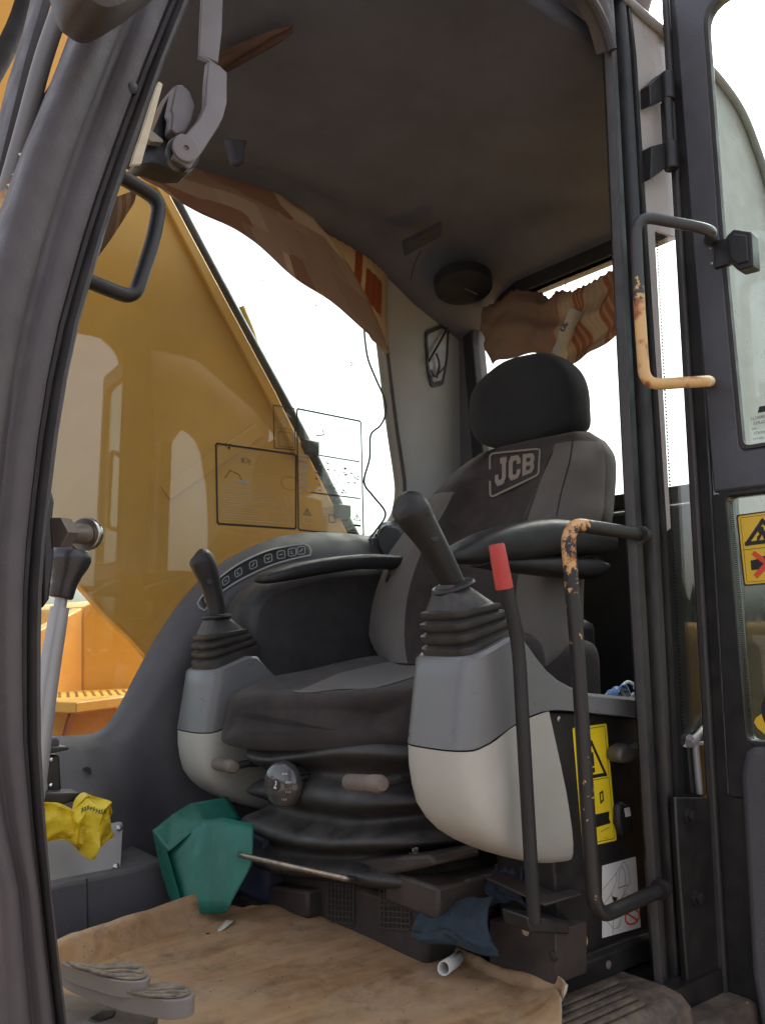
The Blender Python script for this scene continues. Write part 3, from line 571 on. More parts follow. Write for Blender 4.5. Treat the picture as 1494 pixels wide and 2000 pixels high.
# hinges
for pts in ([(1268, 165), (1296, 140), (1296, 195), (1270, 205)], [(1272, 285), (1300, 278), (1304, 325), (1270, 350)]):
    b = MB(); q = atY(pts, .80); b.prism(q, (0, .02, 0)); c = (q[1]+q[2])/2; b.lathe(c+V((.005, -.004, -.03)), (0, 0, 1), [(.011, 0), (.0125, .002), (.0125, .052), (.009, .056)], n=18); b.build("hinge", BLK, cab, bevel=.002)
b = MB(); c = at(1302, 235, 'Y', .797); b.lathe(c+V((.003, 0, -.055)), (0, 0, 1), [(.0095, 0), (.0095, .13)], n=14); b.box(c+V((.018, .012, .0)), (.02, .01, .09)); b.build("hinge_pin", BLK, cab)
q = atY([(1318, 1557), (1412, 1560), (1420, 1700), (1432, 1962), (1345, 1960), (1326, 1700)], .796)
b = MB(); b.prism(q, (0, .012, 0)); hp = b.build("hinge_plate", BLK, cab, bevel=.003)
for u, v in ((1342, 1591), (1358, 1752)):
    b = MB(); b.lathe(at(u, v, 'Y', .796), (0, -1, 0), [(.0125, 0), (.0125, .003), (.009, .004), (.009, .010), (.006, .011)], n=6); b.lathe(at(u, v, 'Y', .796), (0, -1, 0), [(.014, 0), (.014, .002)], n=18); b.build("bolt", BLK, hp)
b = MB(); b.box((1.31, .83, -.1), (.12, .06, .12)); b.build("pillar_foot", BLK, cab, bevel=.01)
b = MB(); b.box((1.22, .79, -.12), (.24, .10, .16)); b.build("pillar_shoe", M("dirty_shoe", (.06, .045, .04), .6, dust=.6), cab, bevel=.015)
# ------------------------------------------------------------------ door (folded open, square to the cab)
TH = math.radians(5); DD = V((math.sin(TH), -math.cos(TH), 0)); DN = V((math.cos(TH), math.sin(TH), 0)); D0 = V((1.325, .82, 0))
def dp(a, z, out=0.): return D0+DD*a+V((0, 0, z))-DN*out
def dz(u, v, out=0.):
    return on(u, v, D0-DN*out, DN)
door = add("cab_door", *((lambda b: (b.v, b.f))(MB().ring(
    [dp(a, z) for a, z in ((.018, -.10), (.93, -.10), (.93, 1.74), (.018, 1.74))], [dp(a, z) for a, z in ((.052, .27), (.88, .27), (.88, 1.68), (.046, 1.68))], DN*.03))), BLK, cab, bevel=.006)
BASE[door] = BASE[cab]
DFR = M("door_frame_paint", (.072, .072, .084), .42, dust=.25, dcol=(.18, .14, .12), bump=.2, var=.2)
oa = roundpoly([dp(.045, .27, .004), dp(.06, .80, .004), dp(.066, .80, .004), dp(.89, .80, .004), dp(.89, 1.69, .004), dp(.036, 1.69, .004), dp(.042, 1.2, .004)], .012)
def upper(o_, g_): return [dp(.106-.0+g_, .824-g_*0+g_, o_), dp(.86, .824+g_, o_), dp(.86, 1.655, o_), dp(.088+g_, 1.655-g_, o_), dp(.094+g_, 1.2, o_)]
oU = [dp(.055, .758, .006), dp(.90, .758, .006), dp(.90, 1.70, .006), dp(.032, 1.70, .006), dp(.042, 1.2, .006)]
b = MB(); b.ring(roundpoly(oU, [.004, .004, .01, .01, .02], 5), roundpoly(upper(.006, 0), [.012, .03, .04, .045, .05], 5), DN*.03); b.build("upper_window_frame", DFR, door, bevel=.005)
b = MB(); n = roundpoly(upper(.0075, 0), [.012, .03, .04, .045, .05], 5); n2 = roundpoly(upper(.0075, .006), [.012, .03, .04, .045, .05], 5); b.ring(n, n2, DN*.01); b.build("window_seal", SEAL, door)
b = MB(); b.prism([p+DN*.012 for p in roundpoly(upper(.006, -.004), [.012, .03, .04, .045, .05], 5)], DN*.004); dg_ = b.build("upper_pane", GLD, door)
b = MB(); b.prism([dp(.018, -.1, .012), dp(.034, -.1, .012), dp(.030, .7, .012), dp(.022, 1.74, .012), dp(.010, 1.74, .012)], DN*.012); b.build("door_edge_seal", SEAL, door, bevel=.004)
lo_o = [dp(.052, .26, .005), dp(.90, .26, .005), dp(.90, .755, .005), dp(.052, .755, .005)]
lo_i = [dp(.088, .352, .005), dp(.86, .352, .005), dp(.86, .750, .005), dp(.076, .750, .005)]
b = MB(); b.ring(roundpoly(lo_o, .006), roundpoly(lo_i, .012), DN*.03); b.build("lower_window_frame", BLK, door, bevel=.004)
b = MB(); b.prism([p+DN*.014 for p in lo_i], DN*.004); lp = b.build("lower_pane", GLD, door)
b = MB(); n = 110
for k in range(n):
    z = .355+(.745-.355)*k/n; a = .088-.012*(k/n); b.box(dp(a+.0025, z, -.0085), (.001, .005, .0018))
for k in range(50):
    b.box(dp(.08+k*.0027, .748, -.0085), (.001, .0014, .004))
o = b.build("edge_dot", PRB, door); o["kind"] = "stuff"
# mirrored maker's print on the upper pane (read from outside)
sh = Sheet(dp(.113, .895, -.004), dp(.193, .895, -.004), dp(.193, .838, -.004), dp(.113, .838, -.004), -DN)
sh.poly([(.3, .02), (.62, .02), (.58, .2), (.26, .2)]); 
for i, t_ in enumerate(("TYPE 1800221", "ROGLASS", "43R", "43R-000471", "AS2 M17")): sh.text(t_, .12+.04*(i % 2), .38+i*.15, .13 if i in (0, 1, 3) else .09, mirror=True)
sh.build("glass_mark", PRB, door)
# warning sign on the lower pane
sh = Sheet(dz(1437, 1006, -.008), dp(.172, dz(1437, 1006).z+.004, -.008), dp(.172, dz(1452, 1145).z+.004, -.008), dz(1452, 1145, -.008), -DN)
sh.base(0, .004); 
def rr(sh, m, k):
    sh.poly([(m+.03, m*.6), (1-m-.03, m*.6), (1-m, m*.6+.02), (1-m, 1-m*.6-.02), (1-m-.03, 1-m*.6), (m+.03, 1-m*.6), (m, 1-m*.6-.02), (m, m*.6+.02)], k); sh.up()
rr(sh, .035, 1); sh.line([(.08, .05), (.92, .05), (.92, .95), (.08, .95)], .0007, 0, True); sh.up(); sh.line([(.08, .5), (.92, .5)], .0008, 0); sh.up()
sh.line([(.5, .13), (.84, .42), (.16, .42)], .0065, 0, True); sh.up()
for pg in ([(.40, .21), (.50, .21), (.52, .27), (.62, .30), (.66, .34), (.62, .36), (.64, .39), (.56, .36), (.50, .40), (.48, .33), (.42, .31), (.40, .27)], [(.38, .33), (.44, .31), (.46, .33), (.40, .40), (.36, .39)], [(.6, .27), (.9, .255), (.9, .275), (.62, .285)]): sh.poly(pg, 0)
sh.up(); sh.poly([(.2, .66), (.40, .64), (.40, .62), (.75, .60), (.9, .64), (.9, .78), (.2, .79)], 0); sh.up()
sh.line([(.3, .575), (.75, .86)], .008, 3); sh.up(); sh.line([(.75, .575), (.3, .86)], .008, 3); sh.build("warning_sign", [PRB, PRO, PRY, PRR], door)
# torn amber sticker low on the pane
sh = Sheet(dp(.095, .425, -.008), dp(.20, .425, -.008), dp(.20, .352, -.008), dp(.095, .352, -.008), -DN)
sh.poly([(.36, .0), (1, 0), (1, 1), (.26, .98), (.05, .74), (.0, .62), (.03, .52), (.18, .36)], 1); sh.up()
arc = [(.62+.5*math.cos(a), .36+.62*math.sin(a)) for a in [math.radians(100+i*12) for i in range(12)]]; arc2 = [(.62+.36*math.cos(a), .36+.47*math.sin(a)) for a in [math.radians(100+i*12) for i in range(12)]]
for i in range(11): sh.poly([arc[i], arc[i+1], arc2[i+1], arc2[i]], 0)
sh.up(); sh.text("TURN", .5, .30, .12, 0); sh.text("STOP", .55, .48, .1, 0); sh.build("torn_sticker", [PRB, PRO], door)
b = MB(); lpn = [dp(.088, .335, .02), dp(.10, .345, .02), dp(.9, .345, .02), dp(.9, -.08, .02), dp(.09, -.08, .02), dp(.078, .0, .02), dp(.078, .30, .02)]
b.prism(lpn, DN*.03); b.build("door_card", TRIM, door, bevel=.012, seg=4)
lt = roundpoly([dz(1416, 462, .03), dz(1432, 447, .03), dz(1466, 452, .03), dz(1470, 520, .03), dz(1440, 528, .03), dz(1421, 510, .03)], .004)
b = MB(); b.prism(lt, DN*.03); c = sum(lt, V())/len(lt); b.prism([c+(p-c)*.75-DN*.004 for p in lt], DN*.005); b.build("latch", PLA, door, bevel=.004)
b = MB(); b.prism([dz(1392, 470, .012), dz(1420, 464, .012), dz(1424, 515, .012), dz(1394, 525, .012)], DN*.012); b.build("latch_bracket", BLK, door, bevel=.002)
for u, v in ((1387, 485), (1389, 515)):
    b = MB(); b.lathe(dz(u, v, .006), -DN, [(.003, 0), (.003, .0015), (.0015, .002)], n=10); b.build("rivet", STEEL, door)
HDL = worn_rail("worn_door_handle", (.045, .043, .045), (.66, .40, .16), 1.16, 1.04, -.25, .42, .62)
hx = 1.135; hyv = lambda u, v: at(u, v, 'X', hx)
hp_ = fillet([dz(1384, 470), hyv(1322, 412)+V((.10, -.0, .0)), hyv(1240, 420), hyv(1248, 600), hyv(1254, 690), hyv(1259, 752), hyv(1340, 730)+V((.06, 0, 0)), dz(1386, 745)], .035, 7)
b = MB(); b.tube(hp_, .0092, n=16); b.build("door_handle", HDL, door)
# ------------------------------------------------------------------ prints, dead flies and cable on the right-hand window
YG = 1.8985
def wsheet(q): return Sheet(*[at(u, v, 'Y', YG) for u, v in q], V((0, -1, 0)))
DECF = glass("decal_film", (.92, .92, .87), .07, (.42, .42, .38), .02)
sh = wsheet(((422, 866), (578, 888), (578, 1033), (425, 1023))); sh.poly([(0, 0), (1, 0), (1, 1), (0, 1)], 2); sh.up(); sh.line([(0, .02), (.02, 0), (.98, 0), (1, .02), (1, .98), (.98, 1), (.02, 1), (0, .98)], .0055, 0, True)
sh.up(); sh.text("JCB", .30, .20, .085, 0, mirror=True)
random.seed(3)
for k in range(13): sh.line([(.05, .55+k*.032), (.05+random.uniform(.25, .9), .55+k*.032)], .0006, 1)
sh.line([(.1, .42), (.16, .32), (.27, .36), (.3, .42)], .002, 0); sh.line([(.27, .44), (.38, .46)], .008, 1)
sh.line([(.92+.13*math.cos(a)*.9, .40+.09*math.sin(a)) for a in [math.radians(60+i*24) for i in range(12)]], .0012, 0); sh.line([(.5, .32), (.88, .33)], .0006, 1)
sh.line([(.8, .55), (.86, .6), (.9, .72)], .001, 1); sh.build("operation_decal", [PRB, PRG, DECF], cab)
sh = wsheet(((534, 791), (575, 798), (577, 879), (536, 875))); sh.poly([(0, 0), (1, 0), (1, 1), (0, 1)], 2); sh.up(); sh.line([(0, 0), (1, 0), (1, 1), (0, 1)], .003, 0, True)
sh.line([(.25, .6), (.8, .6), (.9, .68), (.9, .95), (.2, .95), (.2, .66)], .0014, 0, True); sh.line([(.1, .52), (.9, .52)], .001, 0); sh.line([(.5, .2), (.65, .3), (.55, .45)], .003, 1); sh.line([(.62, .15), (.8, .22)], .004, 1); sh.build("load_decal", [PRB, PRG, DECF], cab)
sh = wsheet(((580, 798), (705, 823), (710, 1047), (583, 1035))); sh.poly([(0, 0), (1, 0), (1, 1), (0, 1)], 2); sh.up(); sh.line([(0, .015), (.02, 0), (.98, 0), (1, .015), (1, .985), (.98, 1), (.02, 1), (0, .985)], .0048, 0, True)
for yy in (.36, .68):
    for k in range(22): sh.line([(.2+k*.035, yy+.0), (.2+k*.035+.014, yy)], .004, 0)
for k in range(9): sh.line([(.03, .38+k*.037), (.14, .38+k*.037)], .004, 1)
for k in range(42): x, y = .25+random.random()*.68, .40+random.random()*.26; sh.line([(x, y), (x+.02, y+.004)], random.choice((.002, .003, .004)), random.choice((0, 1, 1)))
sh.line([(.15, .1), (.36, .1), (.36, .06)], .0016, 1); sh.line([(.28, .2), (.4, .18), (.38, .14)], .003, 0); sh.line([(.2, .22), (.5, .25), (.75, .27)], .001, 1)
for cx in (.13, .90): sh.line([(cx, .82), (cx+.055, .87), (cx-.055, .87)], .002, 0, True); sh.line([(cx, .835), (cx, .858)], .003, 0)
for cx, cy, w_, h_ in ((.07, .89, .13, .05), (.84, .885, .13, .085), (.66, .93, .1, .04), (.76, .93, .09, .04)): sh.line([(cx, cy), (cx+w_, cy), (cx+w_, cy+h_), (cx, cy+h_)], .0008, 1, True)
sh.line([(.86, .915), (.94, .915)], .006, 0)
sh.line([(.3, .8), (.42, .8), (.42, .88), (.33, .89)], .0012, 1, True); sh.line([(.45, .85), (.55, .85), (.55, .91), (.45, .91)], .0016, 0, True); sh.text("332/N8486", .80, .985, .012, 0, mirror=False); sh.build("chart_decal", [PRB, PRG, DECF], cab)
fly = MB()
for u, v, r in ((617, 598, .004), (687, 711, .006), (446, 872, .007), (513, 548, .0022)):
    c = at(u, v, 'Y', YG-.001)
    for k in range(5): fly.lathe(c+V((random.uniform(-r, r), -.001, random.uniform(-r, r))), (random.random(), -.2, random.random()), [(.0004, -r*.6), (r*.35, 0), (.0004, r*.6)], n=6)
o = fly.build("squashed_fly", PRB, cab); o["kind"] = "stuff"
# striker pin on the front pillar
b = MB(); b.prism(atY([(86, 952), (103, 958), (108, 980), (104, 1015), (108, 1080), (98, 1170), (84, 1190)], .835), (0, .03, 0)); b.build("striker_bracket", BLK, cab, bevel=.003)
a = at(104, 1040, 'Y', .835); c = at(175, 1043, 'Y', .88); d = (c-a).normalized(); L = (c-a).length
b = MB(); b.lathe(a, d, [(.0165, 0), (.0165, L*.28)], n=6); b.lathe(a+d*L*.28, d, [(.0105, 0), (.0105, L*.55), (.0115, L*.56)], n=18); b.lathe(a+d*L*.85, d, [(.0165, 0), (.0175, .002), (.0175, L*.11), (.015, L*.15), (.002, L*.15)], n=22, k=1); b.build("striker_pin", [M("striker_steel", (.13, .10, .085), .5, metal=.4, dust=.5), STEEL], cab, bevel=.0012)
# grab handle by the front pillar
b = MB(); b.tube(fillet(atY([(190, 318), (262, 360), (314, 392), (300, 470), (262, 584), (205, 562), (140, 535)], .86), .022, 7), .0098, n=16, flat=.8); b.build("grab_handle", PLA, cab)
# =================================================================== OPERATOR SEAT
seat = thing("operator_seat", "black and grey cloth operator seat with headrest and rubber suspension", "seat", (1.1, 1.33, 0))
def tilt(p): return V((p.x, p.y, p.z-(p.y-1.06)*.075))
def skew(y): return .815+max(0, 1.50-y)*.16
st_ = [(0, .30, .62), (.004, .62, .80), (.018, .86, .92), (.045, .97, .985), (.09, 1, 1), (.16, 1, 1), (.25, 1, 1), (.34, 1, 1), (.43, 1, 1), (.49, .95, .98), (.51, .7, .9)]
rings = []; n = 132
for s, hz, hy in st_:
    r = []
    zt = .443+.155*min(s, .45); zb = .330
    for i in range(n):
        a = 2*math.pi*i/n; ca, sa = math.cos(a), math.sin(a); ex = 5.
        yy = math.copysign(abs(ca)**(2/ex), ca); zz = math.copysign(abs(sa)**(2/ex), sa)
        top = zt-.004+.034*abs(yy)**3*sm(s*6)-.022*(1-yy*yy)*sm(s*9); mid = (zt+zb)/2
        z = mid+zz*hz*((top-mid) if zz > 0 else (mid-zb)); y = 1.338+yy*hy*.292
        x = skew(y)+s+.03*abs(yy)**4*(1-sm(s*8))
        x += .012*math.sin(zz*1.2+.4)*(1-sm(s*9))
        p = tilt(V((x, y, z))); p += V((mnoise.noise(p*9)*.004, 0, mnoise.noise(p*8+V((3, 1, 2)))*.005)); r.append(p)
    rings.append(r)
rings = [r for r in zip(*[cr(list(q), 6) for q in zip(*rings)])]
b = MB(); b.loft([list(r) for r in rings])
cush = b.build("cushion", FAB, seat, ang=70)
from mathutils.bvhtree import BVHTree
bpy.context.view_layer.update(); cb_ = BVHTree.FromObject(cush, bpy.context.evaluated_depsgraph_get()); rows = []
for i in range(29):
    q_ = -1+i/14; r = []
    for j in range(25):
        x0_ = .868+.20*abs(q_)**2.4+.10*max(0, .02-q_*.165); h_ = cb_.ray_cast(V((x0_+(1.27-x0_)*j/24, 1.325+q_*.168, 1))-BASE[cush], V((0, 0, -1)))
        r.append(h_[0]+BASE[cush]+V((0, 0, .0015)))
    rows.append(r)
v_, f_, _ = grid(rows); add("cushion_insert", v_, f_, FABG, seat, ang=70)
hc = hugger(cush)
v_, f_ = hline(hc, cr2([(428, 1357), (500, 1353), (600, 1349), (700, 1345), (800, 1337)], 8), 1.6, .001)
if v_: add("seam", v_, f_, PRB, cush)
# backrest
BR = [[(745, 1292), (768, 1294), (796, 1296), (872, 1300), (950, 1302), (1020, 1302), (1060, 1300), (1085, 1298)],
      [(720, 1240), (752, 1246), (790, 1252), (872, 1258), (950, 1260), (1030, 1262), (1075, 1262), (1112, 1262)],
      [(720, 1172), (757, 1172), (795, 1176), (870, 1180), (945, 1180), (1008, 1180), (1060, 1172), (1114, 1165)],
      [(745, 1105), (778, 1106), (812, 1110), (888, 1110), (955, 1108), (1014, 1105), (1066, 1100), (1122, 1095)],
      [(780, 1052), (808, 1050), (838, 1050), (905, 1046), (970, 1040), (1026, 1030), (1098, 1022), (1172, 1020)],
      [(814, 1004), (840, 1001), (868, 1000), (928, 991), (990, 980), (1046, 966), (1112, 962), (1180, 960)],
      [(856, 954), (875, 950), (897, 948), (945, 938), (1005, 926), (1064, 916), (1122, 908), (1181, 905)],
      [(896, 915), (910, 914), (926, 914), (957, 901), (1012, 890), (1080, 874), (1128, 868), (1174, 870)],
      [(938, 886), (946, 883), (954, 880), (975, 873), (1022, 862), (1094, 848), (1120, 843), (1150, 843)]]
BX = [1.235, 1.26, 1.29, 1.325, 1.36, 1.40, 1.43, 1.46, 1.485]; OFF = [.03, -.03, -.035, 0, .004, -.03, -.035, .035]
rows = [[at(u, v, 'X', x+o_*(1-.5*(k > 6))) for (u, v), o_ in zip(r, OFF)] for k, (r, x) in enumerate(zip(BR, BX))]
fr = [cr(r, 5) for r in rows]; fr = [list(r) for r in zip(*[cr(list(c), 4) for c in zip(*fr)])]
nr, ncl = len(fr), len(fr[0])
cen = [sum(r, V())/ncl for r in fr]; back = [[c+(p-c)*.84+V((.10+.03*(1-abs(2*j/(ncl-1)-1)), 0, -.004)) for j, p in enumerate(r)] for r, c in zip(fr, cen)]
b = MB(); b.loft([r+k[::-1] for r, k in zip(fr, back)])
fm = []
nn = 2*ncl
for idx, f in enumerate(b.f):
    if len(f) != 4: fm.append(0); continue
    i, j = divmod(idx, nn); rr_ = i/4-1; cc = j/5
    fm.append(1 if (j < ncl and ((cc < 2.0 and rr_ < 4.6) or (cc >= 5.0 and cc < 7 and (rr_ < 6.2)))) or (ncl <= j and rr_ < 6) else 0)
b.m = fm; bk = b.build("backrest", [FAB, FABG], seat, ang=60)
hb = hugger(bk)
LQ = [(956, 886), (1054, 876), (1051, 927), (957, 972)]
def lq(x, y):
    tl, tr, br, bl = [V((a, c, 0)) for a, c in LQ]; p = (tl*(1-x)+tr*x)*(1-y)+(bl*(1-x)+br*x)*y; return p.x, p.y
lb = MB(); rim = roundpoly([V((0, 0, 0)), V((1, 0, 0)), V((1, 1, 0)), V((0, 1, 0))], .10, 4); rim = [(p.x, p.y) for p in rim]
v_, f_ = hline(hb, [lq(*p) for p in rim+[rim[0]]], 3.6, .0045); lb.raw(v_, f_)
class HS:                                                   # same drawing interface as Sheet, stitched on the cloth
    def poly(s, pts, k=0):
        q = []
        for (x0, y0), (x1, y1) in zip(pts, pts[1:]+pts[:1]): q += [(x0, y0), ((x0+x1)/2, (y0+y1)/2)]
        r = [hb(*lq(*p), .0042) for p in q]
        if None not in r: lb.raw(r, [tuple(range(len(r)))], k)
jcb(HS(), .10, .13, .80, .68, 0)
lb.build("stitched_logo", LOGO, bk)
def seamline(pts, nm="seam"):
    v_, f_ = hline(hb, cr2(pts, 6), 2.2, .0012)
    if v_: add(nm, v_, f_, PRB, bk)
seamline([(897, 940), (868, 1000), (838, 1050), (812, 1110), (795, 1176), (790, 1245)])
seamline([(1080, 878), (1062, 920), (1042, 968), (1022, 1012)]); seamline([(1118, 860), (1112, 900), (1096, 960), (1086, 1008)])
# headrest
ho = cr2([(925, 800), (927, 840), (944, 874), (985, 884), (1045, 874), (1100, 858), (1138, 838), (1141, 795), (1136, 745), (1118, 708), (1085, 686), (1050, 688), (1000, 703), (955, 737), (932, 768), (925, 800)], 4)[:-1]
hp0 = atX(ho, 1.52); c = sum(hp0, V())/len(hp0); hp0 = [c+(p-c)*.935 for p in hp0]
b = MB(); b.loft([[c+(p-c)*s+V((d-.10*(p.z-c.z)*0, 0, 0)) for p in hp0] for s, d in ((.25, -.050), (.65, -.049), (.86, -.045), (.95, -.036), (.99, -.020), (1, .0), (1, .02), (.97, .042), (.88, .058), (.6, .066))]); b.build("headrest", FABH, seat, ang=80)
b = MB()
for y in (1.25, 1.40): b = MB(); b.tube([V((1.54, y, .85)), V((1.535, y, 1.0))], .007); b.build("headrest_post", STEEL, seat)
# armrests
def arm(name, y, st, wd):
    b = MB(); rg = []
    for x, zt, zb, k in st:
        rg.append(sring(V((x, y, (zt+zb)/2)), wd*k, (zt-zb)/2, 3.2, 24, X=V((0, 1, 0)), Y=V((0, 0, 1))))
    rg = [list(r) for r in zip(*[cr(list(q), 4) for q in zip(*rg)])]; b.loft(rg); return b.build(name, PLA, seat, ang=60)
arm("armrest", 1.065, [(.985, .652, .646, .3), (.992, .662, .642, .6), (1.02, .677, .641, .9), (1.08, .703, .643, 1), (1.16, .725, .650, 1), (1.26, .738, .668, 1), (1.36, .735, .675, 1), (1.42, .726, .68, .9)], .040)
b = MB(); b.loft([sring(V((x, 1.065, z)), .030, h, 3, 18, X=V((0, 1, 0)), Y=V((0, 0, 1))) for x, z, h in ((1.06, .643, .004), (1.12, .645, .012), (1.25, .648, .020), (1.37, .650, .022), (1.40, .652, .010))]); b.build("armrest_support", PLA, seat, ang=60)
arm("armrest", 1.60, [(.93, .640, .634, .3), (.937, .648, .630, .6), (.965, .660, .630, .9), (1.03, .679, .642, 1), (1.12, .696, .659, 1), (1.22, .708, .673, 1), (1.32, .71, .676, 1), (1.38, .705, .672, .8)], .040)
b = MB(); b.box((1.36, 1.60, .52), (.14, .05, .30)); b.build("side_bracket", PLA, seat, bevel=.02)
b = MB(); b.box((1.36, 1.33, .47), (.16, .46, .16)); b.build("back_hinge", PLA, seat, bevel=.02)
# suspension bellows
b = MB(); rg = []
for z, a, c in ((.338, .21, .215), (.334, .235, .245), (.318, .25, .262), (.306, .24, .252), (.292, .218, .226), (.278, .216, .224), (.262, .238, .246), (.246, .244, .262), (.236, .236, .25), (.222, .212, .225), (.206, .216, .228), (.190, .245, .262), (.178, .252, .275), (.170, .244, .268), (.156, .214, .232), (.142, .212, .228), (.126, .236, .258), (.116, .238, .262), (.108, .225, .25), (.094, .19, .20)):
    r = sring(V((1.105, 1.315, z)), a, c, 4.5, 64)
    rg.append([tilt(p+V((0, 0, .014*mnoise.noise(V((p.x*4, p.y*4, z*3)))+.006*math.sin(p.y*14+z*30)+.010)))+V(((p.y-1.3)*-.06, 0, 0)) for p in r])
rg = [list(r) for r in zip(*[cr(list(q), 3) for q in zip(*rg)])]
b.loft(rg); b.build("suspension_bellows", RUB, seat, ang=80)
# weight knob, levers, slide bar
KN = M("knob_smoke", (.06, .052, .048), .18, var=.1, coat=.6)
c = at(548, 1532, 'X', .838); ax = V((-.95, -.3, .03))
b = MB(); b.lathe(c-ax*.05, ax, [(.028, 0), (.036, .004), (.036, .036), (.042, .040), (.042, .046), (.033, .057), (.014, .062), (.001, .063)], n=40); kn = b.build("weight_knob", KN, seat, ang=40)
b = MB(); u_ = ax.cross(V((0, 0, 1))).normalized(); w_ = u_.cross(ax)
for k in range(26):
    a = 2*math.pi*k/26; d = u_*math.cos(a)+w_*math.sin(a); b.tube([c-ax*.046+d*.0362, c-ax*.014+d*.0362], .0022, n=6)
b.build("knob_rib", PLA, kn)
cc = c+ax*.0134
b = MB(); b.lathe(cc-ax*.0008, ax, [(.0105, 0), (.0105, .0006)], n=24); b.build("knob_badge", PLA, kn)
sh = Sheet(cc-u_*.009*-1+w_*.010, cc-u_*.009+w_*.010, cc-u_*.009-w_*.010, cc+u_*.009-w_*.010, ax); sh.h = .0006
sh.poly([(.45, .1), (.62, .12), (.66, .35), (.58, .55), (.50, .62), (.46, .45), (.52, .3)]); sh.poly([(.3, .6), (.62, .62), (.66, .8), (.34, .82)]); sh.build("knob_symbol", PRW, kn)
for i, t_ in enumerate(("50", "80", "110", "120")):
    a = math.radians(50-i*33); d = -u_*math.cos(a)+w_*math.sin(a); tn = -u_*math.sin(a)*-1+w_*math.cos(a)
    q = cc-ax*.0035+d*.0275; nrm = (ax*.8+d*.6).normalized(); rt = nrm.cross(V((0, 0, 1))).normalized()*-1; upv = nrm.cross(rt)*1
    if upv.z < 0: upv = -upv
    sh = Sheet(q-rt*.005+upv*.003, q+rt*.005+upv*.003, q+rt*.005-upv*.003, q-rt*.005-upv*.003, nrm); sh.h = .002; sh.text(t_, 0, 1, .9, 0, wd=1.); sh.build("knob_number", PRW, kn)
def grip_lever(u0, v0, u1, v1, x, nm):
    a = at(u0, v0, 'X', x+.02); c = at(u1, v1, 'X', x); d = (c-a).normalized(); L = (c-a).length; pr = []
    for k in range(8): pr += [(.0105, L*.6*k/8), (.0128, L*.6*(k+.35)/8), (.0128, L*.6*(k+.7)/8), (.0105, L*.6*(k+.9)/8)]
    b = MB(); b.lathe(a, d, [(.006, -.002)]+pr+[(.0115, L*.62), (.0135, L*.72), (.0135, L*.92), (.010, L), (.001, L*1.02)], n=18); o = b.build(nm, GRIP, seat, ang=50)
    b = MB(); b.tube([c-d*.012, c+V((.03, .0, .004)), c+V((.07, .01, .0))], .0075); b.build("lever_stem", PLA, o); return o
grip_lever(680, 1527, 748, 1531, .825, "height_lever"); grip_lever(424, 1492, 458, 1498, .83, "tilt_lever")
b = MB(); b.tube(fillet([at(470, 1640, 'X', 1.0), at(468, 1670, 'X', .795), at(678, 1716, 'X', .845), at(740, 1720, 'X', 1.0)], .02), .0052, n=14); b.build("slide_bar", M("rusty_bar", (.36, .31, .26), .33, metal=.9, var=.3, dust=.7, dcol=(.14, .08, .05), scale=25), seat)
# steel base with heater grilles
DB = M("seat_base_paint", (.030, .022, .021), .6, dust=.5, dcol=(.13, .08, .06), bump=.2)
b = MB(); b.box((1.12, 1.29, .045), (.38, .46, .09)); b.build("base_box", DB, seat, bevel=.01)
b = MB(); b.prism(atX([(452, 1772), (470, 1745), (520, 1728), (600, 1740), (600, 1795), (500, 1792)], .90), (.1, 0, 0)); b.build("slide_rail", DB, seat, bevel=.006)
for u0, u1 in ((640, 690), (742, 800)):
    b = MB(); X_ = .926
    for k in range(8):
        t = k/7; a = at(u0+(u1-u0)*t, 1722+(u0-640)*.12, 'X', X_); c = at(u0+(u1-u0)*t, 1800+(u0-640)*.12, 'X', X_); b.tube([a, c], .0012, n=6)
    for k in range(8):
        t = k/7; a = at(u0, 1722+78*t+(u0-640)*.12, 'X', X_); c = at(u1, 1726+78*t+(u0-640)*.12, 'X', X_); b.tube([a, c], .0012, n=6)
    b.build("heater_grille", M("grille_wire", (.05, .042, .04), .5), seat)
b = MB(); b.box((1.00, 1.075, .115), (.18, .13, .05)); b.prism(atX([(560, 1685), (840, 1668), (850, 1690), (700, 1722), (560, 1712)], .90), (.1, 0, 0)); b.build("base_plate", DB, seat, bevel=.006)
b = MB(); c = at(812, 1668, 'X', .93); b.lathe(c, (0, 0, 1), [(.011, 0), (.011, .003), (.0065, .003), (.0065, .010), (.004, .010), (.004, .015)], n=6); b.build("bolt", STEEL, seat)
b = MB(); c = at(814, 1725, 'X', .925); b.lathe(c, (-1, -.4, 0), [(.005, 0), (.005, .003), (.003, .005)], n=10); b.build("screw", M("brass", (.5, .3, .12), .35, metal=1), seat)
b = MB(); c = V((1.12, 1.02, .485)); rg = [[c+V((.0, y, z)) for y, z in ((-.03, .03), (.03, .03), (.03, -.05), (-.03, -.06))]]
b.loft([[p+V((d, 0, k)) for p in rg[0]] for d, k in ((-.04, .0), (0, .02), (.05, 0))]); b.build("seat_hinge_cover", FAB, seat, subd=2)

